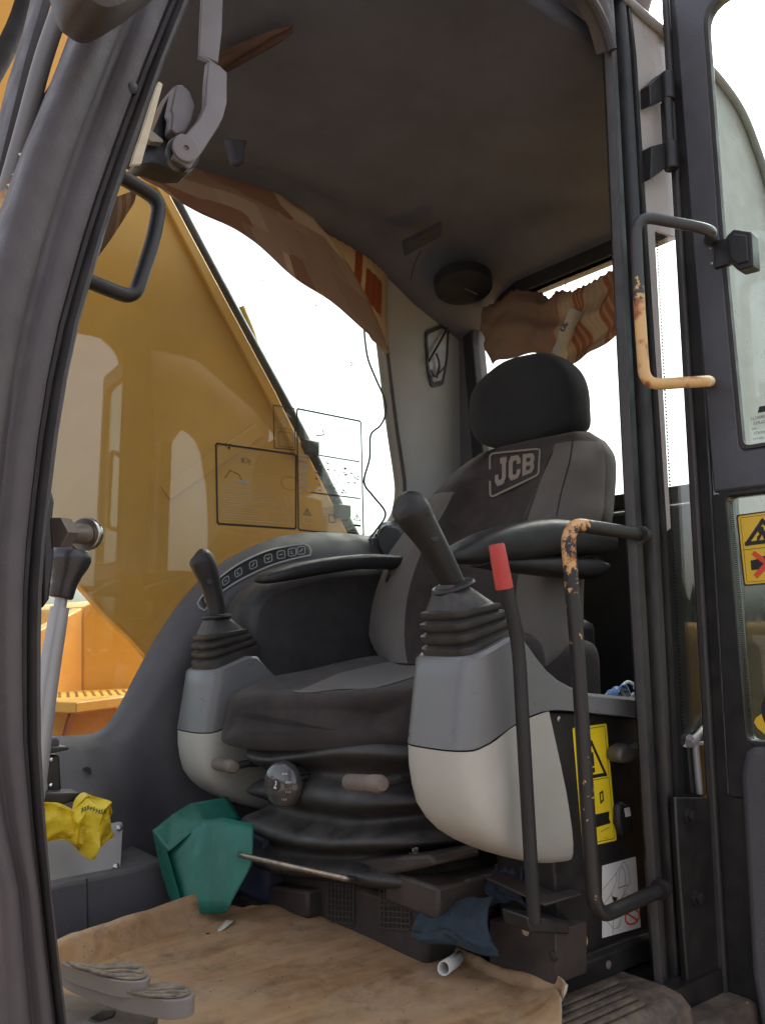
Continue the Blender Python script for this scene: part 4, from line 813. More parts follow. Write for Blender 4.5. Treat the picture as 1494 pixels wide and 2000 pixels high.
# =================================================================== CONSOLES WITH JOYSTICKS
def console(name, label, Yn, Yf, fy, dzz, joy):
    """fy: +1 outer side is the near one, -1 mirrored"""
    t = thing(name, label, "control console", (1.0, (Yn+Yf)/2, 0)); mid = (Yn+Yf)/2; hw = abs(Yf-Yn)/2
    TOPZ = [(.80, .478), (.838, .487), (.86, .491), (.936, .521), (.955, .515), (.99, .476), (1.036, .447), (1.09, .430), (1.27, .412)]
    SEAM = [(.80, .360), (.85, .362), (.885, .372), (.92, .389), (.96, .401), (1.0, .408), (1.04, .405), (1.27, .379)]
    def f(l, x): return lerp([(z, a) for a, z in l], x)
    def per(xf, xr, m=9, inset=0.):
        """half outline: centre of the nose -> outer side -> rear; (x, side 0..1)"""
        R = hw-inset; q = []
        for k in range(9):
            a = math.pi/2*k/8; ex = 3.2; q.append((xf+inset+.056*(1-abs(math.cos(a))**(2/ex)), abs(math.sin(a))**(2/ex)*R))
        x0 = q[-1][0]
        for k in range(1, m+1): q.append((x0+(xr-x0)*k/m, R))
        return q
    def ringpts(q, zf): 
        return [V((x, mid-s*fy, zf(x)+dzz)) for x, s in q[::-1]]+[V((x, mid+s*fy, zf(x)+dzz)) for x, s in q[1:]]
    b = MB(); rows = []
    for k in range(6):
        s = k/5; q = per(.838*(s)+.821*(1-s), 1.265, 14); rows.append(ringpts(q, lambda x, s=s: f(SEAM, x)+.001+(f(TOPZ, x)-.006-f(SEAM, x))*s))
    q = per(.838, 1.265, 14, .005); rows.append(ringpts(q, lambda x: f(TOPZ, x)))
    n_ = len(rows[0]); b.loft(rows, closed=False)
    top = rows[-1]; b.raw(top, [(i, i+1, n_-2-i, n_-1-i) for i in range(n_//2)])
    rr2 = rows[0]; b.raw([rows[i][0] for i in range(7)]+[rows[i][-1] for i in range(7)], [(i, i+1, i+8, i+7) for i in range(6)])
    b.build("upper_shell", CONG, t, ang=40)
    b = MB(); rows = []
    prof = [(0, .822, 1.003, 0), (.18, .8235, 1.015, 0), (.36, .829, 1.027, .0), (.52, .836, 1.038, .001), (.66, .850, 1.047, .003), (.78, .869, 1.054, .005), (.87, .889, 1.059, .008), (.94, .913, 1.063, .012), (.98, .935, 1.065, .017), (1., .955, 1.066, .026)]
    for s, xf, xr, ins in prof:
        q = per(xf, xr, 10, ins); rows.append(ringpts(q, lambda x, s=s: (f(SEAM, x)-.0015)*(1-s)+s*(.198-.020*sm((x-.90)/.17))))
    b.loft(rows, closed=False); bot = rows[-1]; n_ = len(bot)
    b.raw(bot, [(i, i+1, n_-2-i, n_-1-i) for i in range(n_//2)])
    b.raw([r[0] for r in rows]+[r[-1] for r in rows], [(i, i+1, i+1+len(rows), i+len(rows)) for i in range(len(rows)-1)])
    b.build("lower_shell", CONB, t, ang=40)
    B, Cc, path, rad = joy; B, Cc = V(B), V(Cc)
    b = MB(); rg = []
    for h, s in ((-.006, .062), (.013, .0635), (.019, .063), (.0205, .056), (.023, .054), (.026, .059), (.030, .0605), (.037, .060), (.0385, .0525), (.041, .0505), (.044, .0555), (.048, .057), (.0545, .0565), (.056, .0485), (.0585, .0465), (.0615, .0505), (.065, .052), (.0715, .0515), (.073, .044), (.076, .0425), (.096, .031), (.112, .021)):
        t_ = h/.112; c = B.lerp(Cc, t_)+V((.008*(1-t_), 0, 0)); tl = .36*(1-max(0,t_))**.8
        rg.append([p+V((0, 0, (p.x-c.x)*tl)) for p in sring(c, s*1.04, s*.88, 4.2, 40)])
    b.loft(rg); b.build("gaiter", RUB, t, ang=50)
    d = (V(path[1])-V(path[0])).normalized()
    b = MB(); b.lathe(Cc-d*.006, (d+V((0, 0, .6))).normalized(), [(.018, 0), (.032, .001), (.034, .004), (.032, .008), (.022, .010)], n=32); b.build("collar", PLA, t)
    b = MB(); pts = cr([V(p) for p in path], 5); rs = [p.x for p in cr([V((r, 0, 0)) for r in rad], 5)]
    b.tube(pts, rs, n=24, flat=.86); gp = b.build("grip", PLA, t, ang=70)
    c = V(path[2]); b = MB(); b.lathe(c+V((-.012, -rad[2]*.82, .004)), (-.3, -1, .1), [(.007, -.004), (.0065, .003), (.003, .004)], n=16); b.build("trigger_button", PLA, gp)
    return t
cn = console("control_console", "two-tone control console nearest the door, joystick leaning over the red lever", .862, 1.000, 1, 0,
        ((.908, .931, .502), (.874, .931, .592), [(.880, .931, .588), (.858, .931, .620), (.832, .931, .655), (.806, .931, .684), (.789, .929, .702), (.778, .928, .710), (.772, .928, .7125)], [.0195, .021, .0235, .028, .030, .022, .006]))
cf = console("control_console", "two-tone control console beyond the seat, its joystick in front of the keypad", 1.775, 1.628, 1, -.043,
        ((.905, 1.697, .464), (.884, 1.695, .560), [(.886, 1.695, .556), (.880, 1.695, .590), (.868, 1.695, .628), (.855, 1.695, .660), (.843, 1.695, .682), (.836, 1.695, .692), (.832, 1.695, .695)], [.019, .0205, .023, .027, .028, .021, .006]))
# =================================================================== BLACK SIDE BOX BY THE DOOR with its stickers
box = thing("side_box", "black steel box under the near console with yellow and white warning stickers", "equipment box", (1.14, .9, 0))
PY = .886
b = MB(); b.prism(atY([(1060, 1388), (1290, 1405), (1310, 1850), (1095, 1900)], PY), (0, .12, 0)); b.build("panel", BLK, box, bevel=.004)
b = MB(); b.loft([[V((1.022, y, z)), V((1.40, y+.0, z))] + [V((1.40, 1.05, z)), V((1.022, 1.05, z))] for y, z in ((.870, .002), (.870, .034), (.876, .042), (.8875, .044))]); b.build("foot", BLK, box, bevel=.004)
def psheet(q, y=PY): return Sheet(*[at(u, v, 'Y', y) for u, v in q], V((0, -1, 0)))
sh = psheet(((1117, 1422), (1183, 1413), (1203, 1641), (1137, 1656)), PY-.001); sh.base(0, .003)
sh.line([(.07, .025), (.93, .02), (.93, .98), (.07, .975)], .0009, 1, True); sh.line([(.07, .46), (.93, .46)], .0009, 1)
sh.line([(.5, .14), (.84, .43), (.14, .43)], .0055, 1, True); sh.line([(.5, .24), (.5, .33)], .005, 1); sh.line([(.5, .37), (.5, .385)], .005, 1)
sh.poly([(.3, .75), (.85, .745), (.82, .80), (.86, .845), (.3, .86)], 1); sh.line([(.62, .58), (.70, .57), (.70, .64), (.62, .66)], .003, 1, True); sh.line([(.55, .9), (.8, .88)], .0008, 1)
sh.text("332/C4388", .62, .965, .012, 1); sh.build("yellow_sticker", [PRY, PRB], box)
sh = psheet(((1175, 1691), (1240, 1673), (1250, 1811), (1175, 1832)), PY-.001); sh.base(0, .0015)
for l, wd in (([(.02, .33), (.4, .15), (.62, .02), (.75, .12), (.78, .34), (.55, .5), (.3, .62), (.26, .98)], .0009), ([(.02, .55), (.25, .42), (.3, .62)], .0009), ([(.25, .42), (.4, .25), (.4, .15)], .0009), ([(.45, .35), (.48, .15), (.56, .08), (.64, .16), (.66, .36)], .0009), ([(.44, .37), (.68, .36)], .0016), ([(.3, .62), (.62, .48), (.85, .55), (.9, .68)], .0008),
              ([(.5, .55), (.6, .44), (.62, .36)], .0008), ([(.1, .78), (.3, .92), (.45, .9), (.5, .75)], .0008), ([(.38, .92), (.48, .80)], .0008)): sh.line(l, wd*1.5, 2)
sh.line([(.5, .66), (.32, .5)], .003, 1); sh.poly([(.26, .46), (.42, .50), (.31, .57)], 1); sh.up()
for rg_ in (1,):
    cir = [(.78+.19*math.cos(a), .82+.10*math.sin(a)) for a in [2*math.pi*k/24 for k in range(24)]]; sh.line(cir, .0028, 3, True); sh.line([(.66, .76), (.9, .88)], .0028, 3)
sh.text("JCB", .82, .99, .02, 2); sh.build("white_sticker", [PRW, PRB, PRG, PRR], box)
b = MB(); q = atY([(1212, 1462), (1226, 1452), (1240, 1462), (1268, 1450), (1268, 1478), (1235, 1490), (1216, 1492), (1208, 1480)], PY-.03); b.prism(q, (0, .028, 0)); b.build("catch", M("catch_zinc", (.09, .08, .075), .5, metal=.3, dust=.4), box, bevel=.006)
b = MB(); q = atY([(1207, 1575), (1216, 1564), (1228, 1572), (1236, 1600), (1236, 1630), (1216, 1636), (1208, 1610)], PY-.014); b.prism(q, (0, .014, 0)); ck = b.build("fuse_cover", PLA, box, bevel=.006)
sh = psheet(((1218, 1579), (1228, 1576), (1231, 1593), (1221, 1596)), PY-.0155); sh.base(0); sh.build("tag", PRW, ck)
b = MB(); b.lathe(at(1090, 1404, 'Y', PY), (0, -1, 0), [(.005, 0), (.005, .002), (.0025, .003)], n=10); b.build("screw", STEEL, box)
b = MB(); b.lathe(at(1187, 1884, 'Y', .8695), (0, -1, 0), [(.006, 0), (.006, .0015), (.003, .002)], n=14); b.build("rivet", GRIP, box)
# lever bracket on the box and the red-handled lever
lv = thing("safety_lever", "tall bent black lever with a red rubber grip at the near console", "lever", (.98, .85, .08))
b = MB(); b.tube(fillet([at(1043, 1800, 'Y', .842), at(1021, 1420, 'Y', .832), at(1012, 1250, 'Y', .83), at(984, 1130, 'Y', .826), at(972, 1080, 'Y', .825)], .05, 6), .0098, n=18); b.build("shaft", PLA, lv)
a = at(985, 1150, 'Y', .826); c = at(969, 1063, 'Y', .825); d = (c-a).normalized(); L = (c-a).length
b = MB(); b.lathe(a, d, [(.0105, 0), (.0128, .0008), (.0122, L*.5), (.0112, L-.002), (.0098, L)], n=26); b.build("grip", RED, lv, ang=40)
b = MB(); b.prism(atX([(955, 1795), (1085, 1820), (1085, 1925), (955, 1888)], .99), (.07, 0, 0)); b.prism([V((.985, .865, .132)), V((1.07, .865, .132)), V((1.07, .985, .145)), V((.985, .985, .145))], (0, 0, .004)); b.build("bracket", DB, lv, bevel=.003)
b = MB(); b.prism(atY([(1030, 1790), (1112, 1800), (1112, 1826), (1035, 1822)], .842), (0, .05, 0)); b.build("cross_plate", BLK, lv, bevel=.003)
PCH = M("bare_metal_chip", (.36, .25, .18), .6, var=.3)
b = MB(); c = at(1026, 1808, 'X', .988); b.raw([c+V((-.0005, .011*math.cos(a)*(1+.25*math.sin(3*a)), .014*math.sin(a))) for a in [2*math.pi*k/16 for k in range(16)]], [tuple(range(16))]); b.build("paint_chip", PCH, lv)
b = MB(); c = at(1127, 1838, 'Y', .866); b.lathe(c+V((.006, .0, 0)), (-.4, -.9, .1), [(.0105, 0), (.0115, .002), (.0105, .005), (.008, .0056)], n=20); b.tube([c, c+V((.0, .0, -.02))], .006); b.build("knob", M("brass_knob", (.33, .28, .16), .35, metal=.8, dust=.4), lv)
b = MB(); c = at(1082, 1868, 'X', .987); b.lathe(c, (-1, 0, 0), [(.007, 0), (.007, .003), (.004, .004)], n=6); b.build("bolt", BLK, lv)
# black and orange grab rail on the door pillar
RAIL = worn_rail("chipped_grab_rail", (.018, .016, .016), (.62, .33, .13), .39, .53, .022, .20, .665, (-.10, -.04))
gr = thing("grab_rail", "black tubular grab rail worn to orange at its top bend, beside the near console", "grab rail", at(1245, 1760, 'Y', .79))
b = MB(); b.tube(fillet([at(1262, 1046, 'Y', .805), at(1106, 1022, 'Y', .79), at(1128, 1280, 'Y', .79), at(1148, 1600, 'Y', .79), at(1162, 1795, 'Y', .79), at(1300, 1733, 'Y', .805)], .040, 9), .0105, n=20); b.build("tube", RAIL, gr)
for u, v in ((1250, 1045), (1288, 1738)):
    b = MB(); b.lathe(at(u, v, 'Y', .80), V((1, .05, 0)), [(.015, -.002), (.015, .004), (.012, .006)], n=18); b.build("flange", BLK, gr)
# =================================================================== WIPER-LIKE BRACKET ARM AT THE TOP
BRK = M("bracket_grey", (.165, .145, .150), .5, bump=.2, var=.06)
ba = thing("bracket_arm", "grey bent metal bracket arm with a round pivot hanging from the roof by the pillar", "bracket arm", at(360, 290, 'Y', .93))
b = MB(); b.prism(atY([(397, -140), (440, -140), (434, 60), (427, 122), (408, 114), (389, 110), (394, 0)], .90), (0, .004, 0)); b.build("upper_arm", BRK, ba, bevel=.001)
b = MB(); b.prism(atY([(408, 118), (430, 128), (444, 142), (444, 200), (437, 228), (428, 246), (396, 296), (372, 330), (338, 306), (352, 272), (368, 258), (390, 232), (402, 205), (404, 160)], .885), (0, .012, 0)); b.build("lower_arm", BRK, ba, bevel=.0015)
b = MB(); b.prism([at(389, 110, 'Y', .90), at(408, 114, 'Y', .90), at(444, 142, 'Y', .887), at(408, 118, 'Y', .887)], (0, .006, 0)); b.build("arm_fold", BRK, ba)
b = MB(); b.prism(atY([(344, 166), (356, 164), (372, 178), (382, 205), (376, 232), (362, 258), (345, 262), (334, 252), (338, 225), (334, 214)], .905), (0, .02, 0)); b.build("stop_arm", BRK, ba, bevel=.002)
b = MB(); b.prism(atY([(320, 205), (342, 166), (334, 216), (338, 226), (330, 255), (345, 262), (350, 300), (385, 310), (375, 333), (340, 333), (300, 318), (272, 322), (262, 330), (280, 300), (300, 255)], .93), (0, .04, 0)); b.build("pivot_block", BLK, ba, bevel=.004)
c = at(362, 292, 'Y', .884); b = MB(); b.lathe(c+V((0, .006, -.002)), (-.2, -.96, -.1), [(.0190, -.012), (.0200, 0), (.0190, .002)], n=32); b.build("pivot_collar", BLK, ba)
b = MB(); b.lathe(c, (-.2, -.96, -.1), [(.0160, 0), (.0164, .004), (.0152, .0052), (.0034, .0052), (.0030, .002)], n=32); b.build("pivot_cap", M("cap_grey", (.19, .165, .165), .45), ba)
b = MB(); b.prism(roundpoly(atY([(290, 250), (318, 272), (320, 278), (296, 276), (286, 266)], .915), .001), (0, .01, 0)); b.build("shim", M("shim_tan", (.28, .24, .17), .5), ba)
cs = tag(MB().prism(atY([(311, 158), (319, 164), (312, 190), (277, 320), (256, 322), (262, 300), (276, 262), (300, 186)], .90), (0, .006, 0)).build("bright_gap_strip", CREAM, None, bevel=.001), "narrow cream strip standing in for the bright gap between the front pillar and the black pivot block", "strip")  # cream colour stands in for the backlit gap to the bright outside
# =================================================================== CURTAINS
CUR1 = cloth("curtain_blocks", pat_blocks, .28); CUR2 = cloth("curtain_stripes", pat_stripes, .34)
def curtain_between(top, bot, y_t, y_b, nr=14, amp=.006, fq=50, ax='Y', bulge=None):
    T = cr(top, 5); Bm = cr(bot, 5); n_ = min(len(T), len(Bm)); rows = []
    for i in range(nr):
        t = i/(nr-1); r = []
        for j in range(n_):
            p = T[j].lerp(Bm[j], t); p = p+(bulge*(4*t*(1-t)*sm((j/n_-.6)/.4)) if bulge else V()); w1 = mnoise.noise(V((j*.22, t*1.2, 4)))*amp+amp*.6*math.sin(j*.45+t*2)*t
            r.append(p+(V((0, w1-.012*math.sin(t*3.1), 0)) if ax == 'Y' else V((w1, 0, 0))))
        rows.append(r)
    return rows
tp = [(262, 312), (300, 308), (350, 305), (420, 318), (470, 335), (540, 375), (580, 400), (612, 426), (634, 452)]
bt = [(264, 336), (300, 362), (345, 390), (408, 424), (472, 456), (532, 502), (588, 552), (660, 602), (762, 690)]
rows = curtain_between([at(u, v, 'Y', 1.80) for u, v in tp], [at(u, v, 'Y', 1.845) for u, v in bt], 0, 0, bulge=V((.010, 0, .008)))
v_, f_, uv = grid(rows); tag(add("curtain", v_, f_, CUR1, None, solid=.0012, uv=uv, ang=80), "brown and cream block-patterned cloth curtain along the top of the right-hand window", "curtain", "cab curtains")
def pat_fold(t, uv):
    q = N(t, "SeparateXYZ"); t.links.new(uv, q.inputs[0])
    def band(src, a, b_):
        m_ = N(t, "Math", operation='MULTIPLY'); t.links.new(ramp(t, src, a, a+.01), m_.inputs[0]); t.links.new(ramp(t, src, b_, b_+.01, 1, 0), m_.inputs[1]); return m_.outputs[0]
    def both(x, y):
        m_ = N(t, "Math", operation='MULTIPLY'); t.links.new(x, m_.inputs[0]); t.links.new(y, m_.inputs[1]); return m_.outputs[0]
    c = mix(t, both(band(q.outputs[0], .42, .52), band(q.outputs[1], .1, .75)), (.60, .50, .34), (.40, .15, .08))
    return mix(t, both(band(q.outputs[0], .58, .86), band(q.outputs[1], .25, .6)), c, (.40, .15, .08))
CURF = cloth("curtain_fold_cloth", pat_fold, .6)
tp = [(628, 452), (668, 462), (706, 470), (738, 485), (756, 512)]; bt = [(622, 486), (662, 545), (692, 605), (724, 660), (757, 692)]
mid = [(626, 474), (668, 512), (704, 560), (738, 604), (756, 632)]
rows = []
T, Mm, Bb = [cr(atY(l, y), 8) for l, y in ((tp, 1.868), (mid, 1.858), (bt, 1.862))]
for i in range(10):
    t = i/9; rows.append([(a*(1-t)**2+m*2*t*(1-t)+c*t*t)+V((0, .0022*math.sin(j*2.1), 0)) for j, (a, m, c) in enumerate(zip(T, Mm, Bb))])
v_, f_, uv = grid(rows); tag(add("curtain", v_, f_, CURF, None, solid=.001, uv=uv, ang=80), "bright ribbed fold of cream curtain with red blocks lit from behind at the rear post", "curtain", "cab curtains")
tp = [(190, 400), (225, 385), (262, 372)]; bt = [(190, 505), (215, 470), (262, 398)]
rows = curtain_between(atY(tp, 1.83), atY(bt, 1.845), 0, 0, 8, .004)
v_, f_, uv = grid(rows); tag(add("curtain", v_, f_, CUR2, None, solid=.0012, uv=uv, ang=80), "brown curtain end hanging behind the grab handle at the front pillar", "curtain", "cab curtains")
# rear window curtain: bunched cloth
tp = [(942, 602), (975, 585), (1010, 568), (1045, 566), (1070, 582), (1092, 566), (1120, 566), (1150, 556), (1180, 540), (1225, 518)]
bt = [(962, 712), (985, 704), (1012, 690), (1045, 690), (1070, 700), (1095, 712), (1122, 713), (1155, 695), (1185, 676), (1225, 634)]
T = cr(atX(tp, 1.775), 7); Bb = cr(atX(bt, 1.76), 7); rows = []
for i in range(26):
    t = i/25; r = []
    for j, (a, c) in enumerate(zip(T, Bb)):
        p = a.lerp(c, t); q = j/(len(T)-1)
        fold = .014*math.sin(q*22+t*3)*(.3+.7*q)*(1-t*.6)+.020*mnoise.noise(V((q*7, t*4.5, 1)))+.012*math.sin(t*13+q*5)*sm((q-.05)*3)
        r.append(p+V((fold-.028*math.sin(math.pi*t), mnoise.noise(V((q*9, t*5, 7)))*.008*(0 < t < 1), (.004*math.sin(j*2.3) if i == 0 else 0)+mnoise.noise(V((q*8, t*3, 9)))*.006)))
    rows.append(r)
v_, f_, uv = grid(rows); uv = [(a*1.0, b_*.6+a*.4) for a, b_ in uv]
tag(add("curtain", v_, f_, CUR2, None, solid=.0015, uv=uv, ang=80), "bunched striped orange and tan curtain hanging across the rear window above the headrest", "curtain", "cab curtains")
b = MB(); c = at(1100, 552, 'X', 1.77); b.tube([c+V((0, .009*math.cos(a), .013*math.sin(a))) for a in [math.radians(60+k*25) for k in range(12)]], .0013, n=8); tag(b.build("curtain_hook", BLK, None), "small wire hook holding the rear curtain at the window top", "hook")
PRT = M("printed_cloth", (.36, .33, .28), .9, var=.15, wear=((.07, .06, .055), .56, 26))
b = MB(); pts = cr(atX([(1126, 605), (1112, 635), (1100, 665), (1090, 700)], 1.70), 4); b.tube(pts, [.024+.003*math.sin(i*1.3) for i in range(len(pts))], n=16, flat=.5); tag(b.build("printed_scarf", PRT, None), "pale scarf end with a dark printed pattern hanging behind the top of the headrest", "scarf")
b = MB()
pts = atY([(432, 120), (470, 88), (520, 60), (566, 40), (560, 52), (510, 85), (470, 125), (440, 145)], 1.2)
rows = []
for i in range(7):
    t = i/6; rows.append([at(418+152*q_, (104-64*q_)*(1-t)+(152-92*q_)*t, 'Z', 1.575)+V((0, 0, .004*math.sin(t*9+q_*4)-.004)) for q_ in [k/12 for k in range(13)]])
v_, f_, uv = grid(rows); tag(add("sun_blind", v_, f_, M("sun_blind_cloth", (.075, .048, .040), .95, var=.5, scale=14, streak=(1, .2, 1), spec=.1), None, solid=.003, uv=[(b_, a) for a, b_ in uv], ang=80), "brown striped cloth strip tucked under the ceiling beside the grey bracket arm", "sun blind")
# =================================================================== LOOSE THINGS
b = MB(); b.tube(cr(atY([(711, 640), (713, 665), (719, 702), (735, 742), (752, 782), (752, 812), (742, 832), (724, 850), (722, 895), (711, 941), (728, 968), (750, 995), (751, 1012), (735, 1035), (721, 1055), (718, 1072)], 1.855), 5), .0029, n=8); tag(b.build("cable", BLK, None), "thin black wavy cable hanging down the right-hand window at the rear post", "cable")
# floor mat
far = [(40, 1958), (130, 1901), (200, 1877), (300, 1839), (430, 1791), (475, 1776), (520, 1768), (570, 1780), (620, 1782), (690, 1792), (760, 1816), (830, 1842), (900, 1876), (950, 1902), (1000, 1922), (1050, 1940), (1078, 1952), (1094, 1970)]
near = [(20, 2230), (130, 2200), (210, 2190), (300, 2180), (420, 2170), (470, 2165), (520, 2160), (570, 2150), (620, 2145), (690, 2135), (760, 2125), (830, 2110), (900, 2095), (950, 2080), (1000, 2065), (1050, 2055), (1080, 2045), (1098, 2035)]
F_ = cr(atZ(far, .013), 4); Nn = cr(atZ(near, .013), 4); rows = []; n_ = len(F_)
curl = [.047*sm((470-lerp([(u, i) for i, (u, v) in enumerate(far)], j/4))/60)+.012*sm((lerp([(u, i) for i, (u, v) in enumerate(far)], j/4)-560)/200)+.016*sm((lerp([(u, i) for i, (u, v) in enumerate(far)], j/4)-960)/120) for j in range(n_)]
for k in (3, 2, 1):
    rows.append([p+V((.004*k*(j > 18), .022*k/3*(j < 19), curl[j]*(k/3)+.0035*mnoise.noise(V((j*.45, k, 0)))*k/3)) for j, p in enumerate(F_)])
for i in range(26):
    t = (i/25)**1.25; rows.append([a.lerp(c, t)+V((0, 0, .006*mnoise.noise(a.lerp(c, t)*7)*min(1, t*4)+.004*sm(1-t*8)*mnoise.noise(V((j*.3, 2, 0)))+.020*sm((j-56)/12)*(1-t))) for j, (a, c) in enumerate(zip(F_, Nn))])
v_, f_, uv = grid(rows); md_ = add("floor_mat", v_, f_, [MATF, MATU], None, solid=.004, ang=60); md_.modifiers[0].material_offset_rim = 1
tag(md_, "worn brown vinyl floor mat with curled dusty edges covering the cab floor", "floor mat")
# travel lever with knob, pedals
tl = thing("travel_lever", "grey travel lever with a black knob standing above the foot pedals", "lever", (.39, 1.2, .05))
a = at(120, 1172, 'Y', 1.2); c = at(92, 1340, 'Y', 1.2); e = at(64, 1560, 'Y', 1.2)
LVG = M("lever_grey", (.34, .33, .335), .4, metal=.3, var=.08)
b = MB(); b.tube([a+(a-c).normalized()*.004, a, a-(a-c).normalized()*.012], .0085, n=18); b.tube([a-(a-c).normalized()*.010, c, e], [.0125, .0145, .0155], n=20); b.build("shaft", LVG, tl)
d = (a-c).normalized(); kc = at(119, 1168, 'Y', 1.2)
b = MB(); b.lathe(kc, (d+V((.10, 0, .12))).normalized(), [(.015, 0), (.0165, .002), (.0175, .02), (.021, .034), (.0265, .047), (.0285, .057), (.0265, .066), (.019, .0725), (.008, .0755), (.001, .076)], n=30); b.build("knob", M("knob_black", (.022, .020, .022), .3, coat=.2), tl, ang=60)
PED = M("pedal_rubber", (.12, .10, .085), .7, var=.35, scale=25, dust=.95, dcol=(.36, .27, .17), bump=.5, bscale=150)
PEDE = M("pedal_edge", (.20, .175, .165), .5, var=.15, dust=.5, dcol=(.32, .24, .17))
def pedal(lab, top, z0, dzdu, th, ribs):
    t = thing("foot_pedal", lab, "pedal", at(top[0][0], top[0][1], 'Z', z0), "foot pedals")
    P_ = [at(u, v, 'Z', z0) for u, v in cr2(top+[top[0]], 4)[:-1]]
    b = MB(); b.prism(P_, (0, 0, -th)); b.build("pad", PEDE, t, bevel=.003)
    c = sum(P_, V())/len(P_); b = MB(); b.prism([c+(p-c)*.93+V((0, 0, .0005)) for p in P_], (0, 0, .002)); b.build("tread", PED, t, bevel=.001)
    for r in ribs:
        b = MB(); b.tube([at(u, v, 'Z', z0+.003) for u, v in cr2(r, 4)], .0028, n=8, flat=.8); b.build("tread_rib", PED, t)
    return t
p1 = pedal("nearer grey foot pedal with curved ribbed tread and a thick pale edge", [(118, 1888), (160, 1900), (207, 1914), (245, 1924), (280, 1929), (321, 1921), (361, 1925), (381, 1938), (368, 1950), (330, 1954), (290, 1948), (240, 1938), (190, 1922), (140, 1902)], .085, 0, .022,
      [[(150, 1899), (210, 1920), (270, 1934), (330, 1930), (360, 1930)], [(160, 1905), (220, 1926), (280, 1939), (340, 1937), (368, 1936)], [(190, 1920), (240, 1933), (290, 1944), (345, 1944)]])
p2 = pedal("farther foot pedal partly hidden behind the thick-edged one", [(120, 1878), (160, 1884), (200, 1885), (241, 1881), (275, 1886), (293, 1901), (288, 1913), (262, 1917), (225, 1914), (190, 1904), (150, 1892)], .10, 0, .02,
      [[(140, 1884), (190, 1892), (240, 1889), (270, 1892)], [(150, 1888), (200, 1898), (245, 1896), (280, 1900)], [(180, 1897), (220, 1905), (260, 1904)]])
b = MB(); b.prism([at(u, v, 'Z', .048) for u, v in ((110, 1935), (160, 1945), (250, 1962), (310, 1985), (260, 2060), (110, 2060))], (0, 0, -.03)); b.prism([at(u, v, 'Z', .050) for u, v in ((170, 1990), (200, 1972), (228, 1972), (222, 1984), (190, 1996))], (0, 0, -.004), 1); tag(b.build("pedal_mount", [M("pedal_mount_paint", (.13, .11, .10), .6, dust=.6), BLK], None, bevel=.004), "dusty grey steel mounting plate under the foot pedals", "pedal mount")
b = MB(); b.tube([at(150, 1893, 'Z', .083), at(225, 1925, 'Z', .078)], .006, n=10); b.build("hinge_strip", CHROME, p1)
# bracket mount at the lower left, yellow bag on it
mb = thing("monitor_bracket", "black post bracket with bright screws behind the front pillar, above the yellow bag", "bracket", (.5, 1.6, .18))
b = MB(); b.prism(atY([(60, 1440), (112, 1440), (118, 1444), (118, 1462), (60, 1464)], 1.60), (0, .05, 0)); b.build("top_cap", TRIM, mb, bevel=.004)
b = MB(); b.prism(atY([(60, 1462), (134, 1458), (137, 1464), (100, 1472), (60, 1474)], 1.57), (0, .05, 0)); b.build("shelf", BLK, mb, bevel=.002)
b = MB(); b.prism(atY([(84, 1474), (118, 1474), (122, 1560), (84, 1566)], 1.60), (0, .04, 0)); b.build("post", BLK, mb, bevel=.004)
b = MB(); b.prism(atY([(60, 1548), (160, 1548), (158, 1562), (90, 1582), (60, 1584)], 1.56), (0, .05, 0)); b.build("foot", BLK, mb, bevel=.004)
for u, v in ((101, 1483), (100, 1534), (88, 1508)):
    b = MB(); b.lathe(at(u, v, 'Y', 1.598), (0, -1, 0), [(.0045, 0), (.004, .002), (.002, .003)], n=12); b.build("screw", CHROME, mb)
b = MB(); b.prism(atY([(86, 1526), (93, 1525), (94, 1545), (87, 1547)], 1.59), (0, .004, 0)); b.build("clip", ALU, mb)
BAG, t_, p_, o_ = nodes("yellow_bag_film")
p_.inputs["Base Color"].default_value = (.82, .62, .035, 1); p_.inputs["Roughness"].default_value = .38
tr_ = N(t_, "BsdfTranslucent"); tr_.inputs[0].default_value = (.85, .65, .05, 1); ms_ = N(t_, "MixShader"); ms_.inputs[0].default_value = .3
t_.links.new(p_.outputs[0], ms_.inputs[1]); t_.links.new(tr_.outputs[0], ms_.inputs[2]); t_.links.new(ms_.outputs[0], o_.inputs[0])
def crumple(outline, y, depth, nr, seed, amp, ax='Y'):
    """closed soft body over an outline, creased by ridged noise"""
    P_ = [at(u, v, ax, y) for u, v in cr2(outline+[outline[0]], 9)[:-1]]; c = sum(P_, V())/len(P_); D = V((0, -1, 0)) if ax == 'Y' else V((-1, 0, 0)); rg = []
    for k in range(nr):
        a = math.pi*(k+.5)/nr-math.pi/2; s = math.cos(a)**.7; r = []
        for p in P_:
            q = c+(p-c)*s+D*(math.sin(a)*depth); nz = 1-2.2*abs(mnoise.noise(q*19+V((seed, 0, 0))))+.45*(1-2*abs(mnoise.noise(q*29+V((0, seed, 0))))); r.append(q+D*(nz*amp*.5-amp*.3)*s+(p-c)*(.07*mnoise.noise(q*26)))
        rg.append(r)
    return rg
b = MB(); b.loft(crumple([(152, 1562), (168, 1550), (182, 1556), (205, 1560), (220, 1584), (216, 1606), (221, 1632), (198, 1650), (180, 1664), (166, 1673), (152, 1658), (138, 1648), (130, 1634), (136, 1612), (134, 1592)], 1.535, .04, 34, 3, .075)); bag = b.build("plastic_bag", BAG, None, ang=50)
tag(bag, "crumpled yellow plastic bag stuffed under the black post bracket on the metal plate", "plastic bag")
b = MB(); b.loft(crumple([(70, 1560), (110, 1566), (140, 1580), (156, 1600), (150, 1640), (134, 1640), (110, 1632), (70, 1634)], 1.545, .035, 26, 8, .07)); o = b.build("bag_tail", BAG, bag, ang=50)
hbg = hugger(bag); pb = MB()
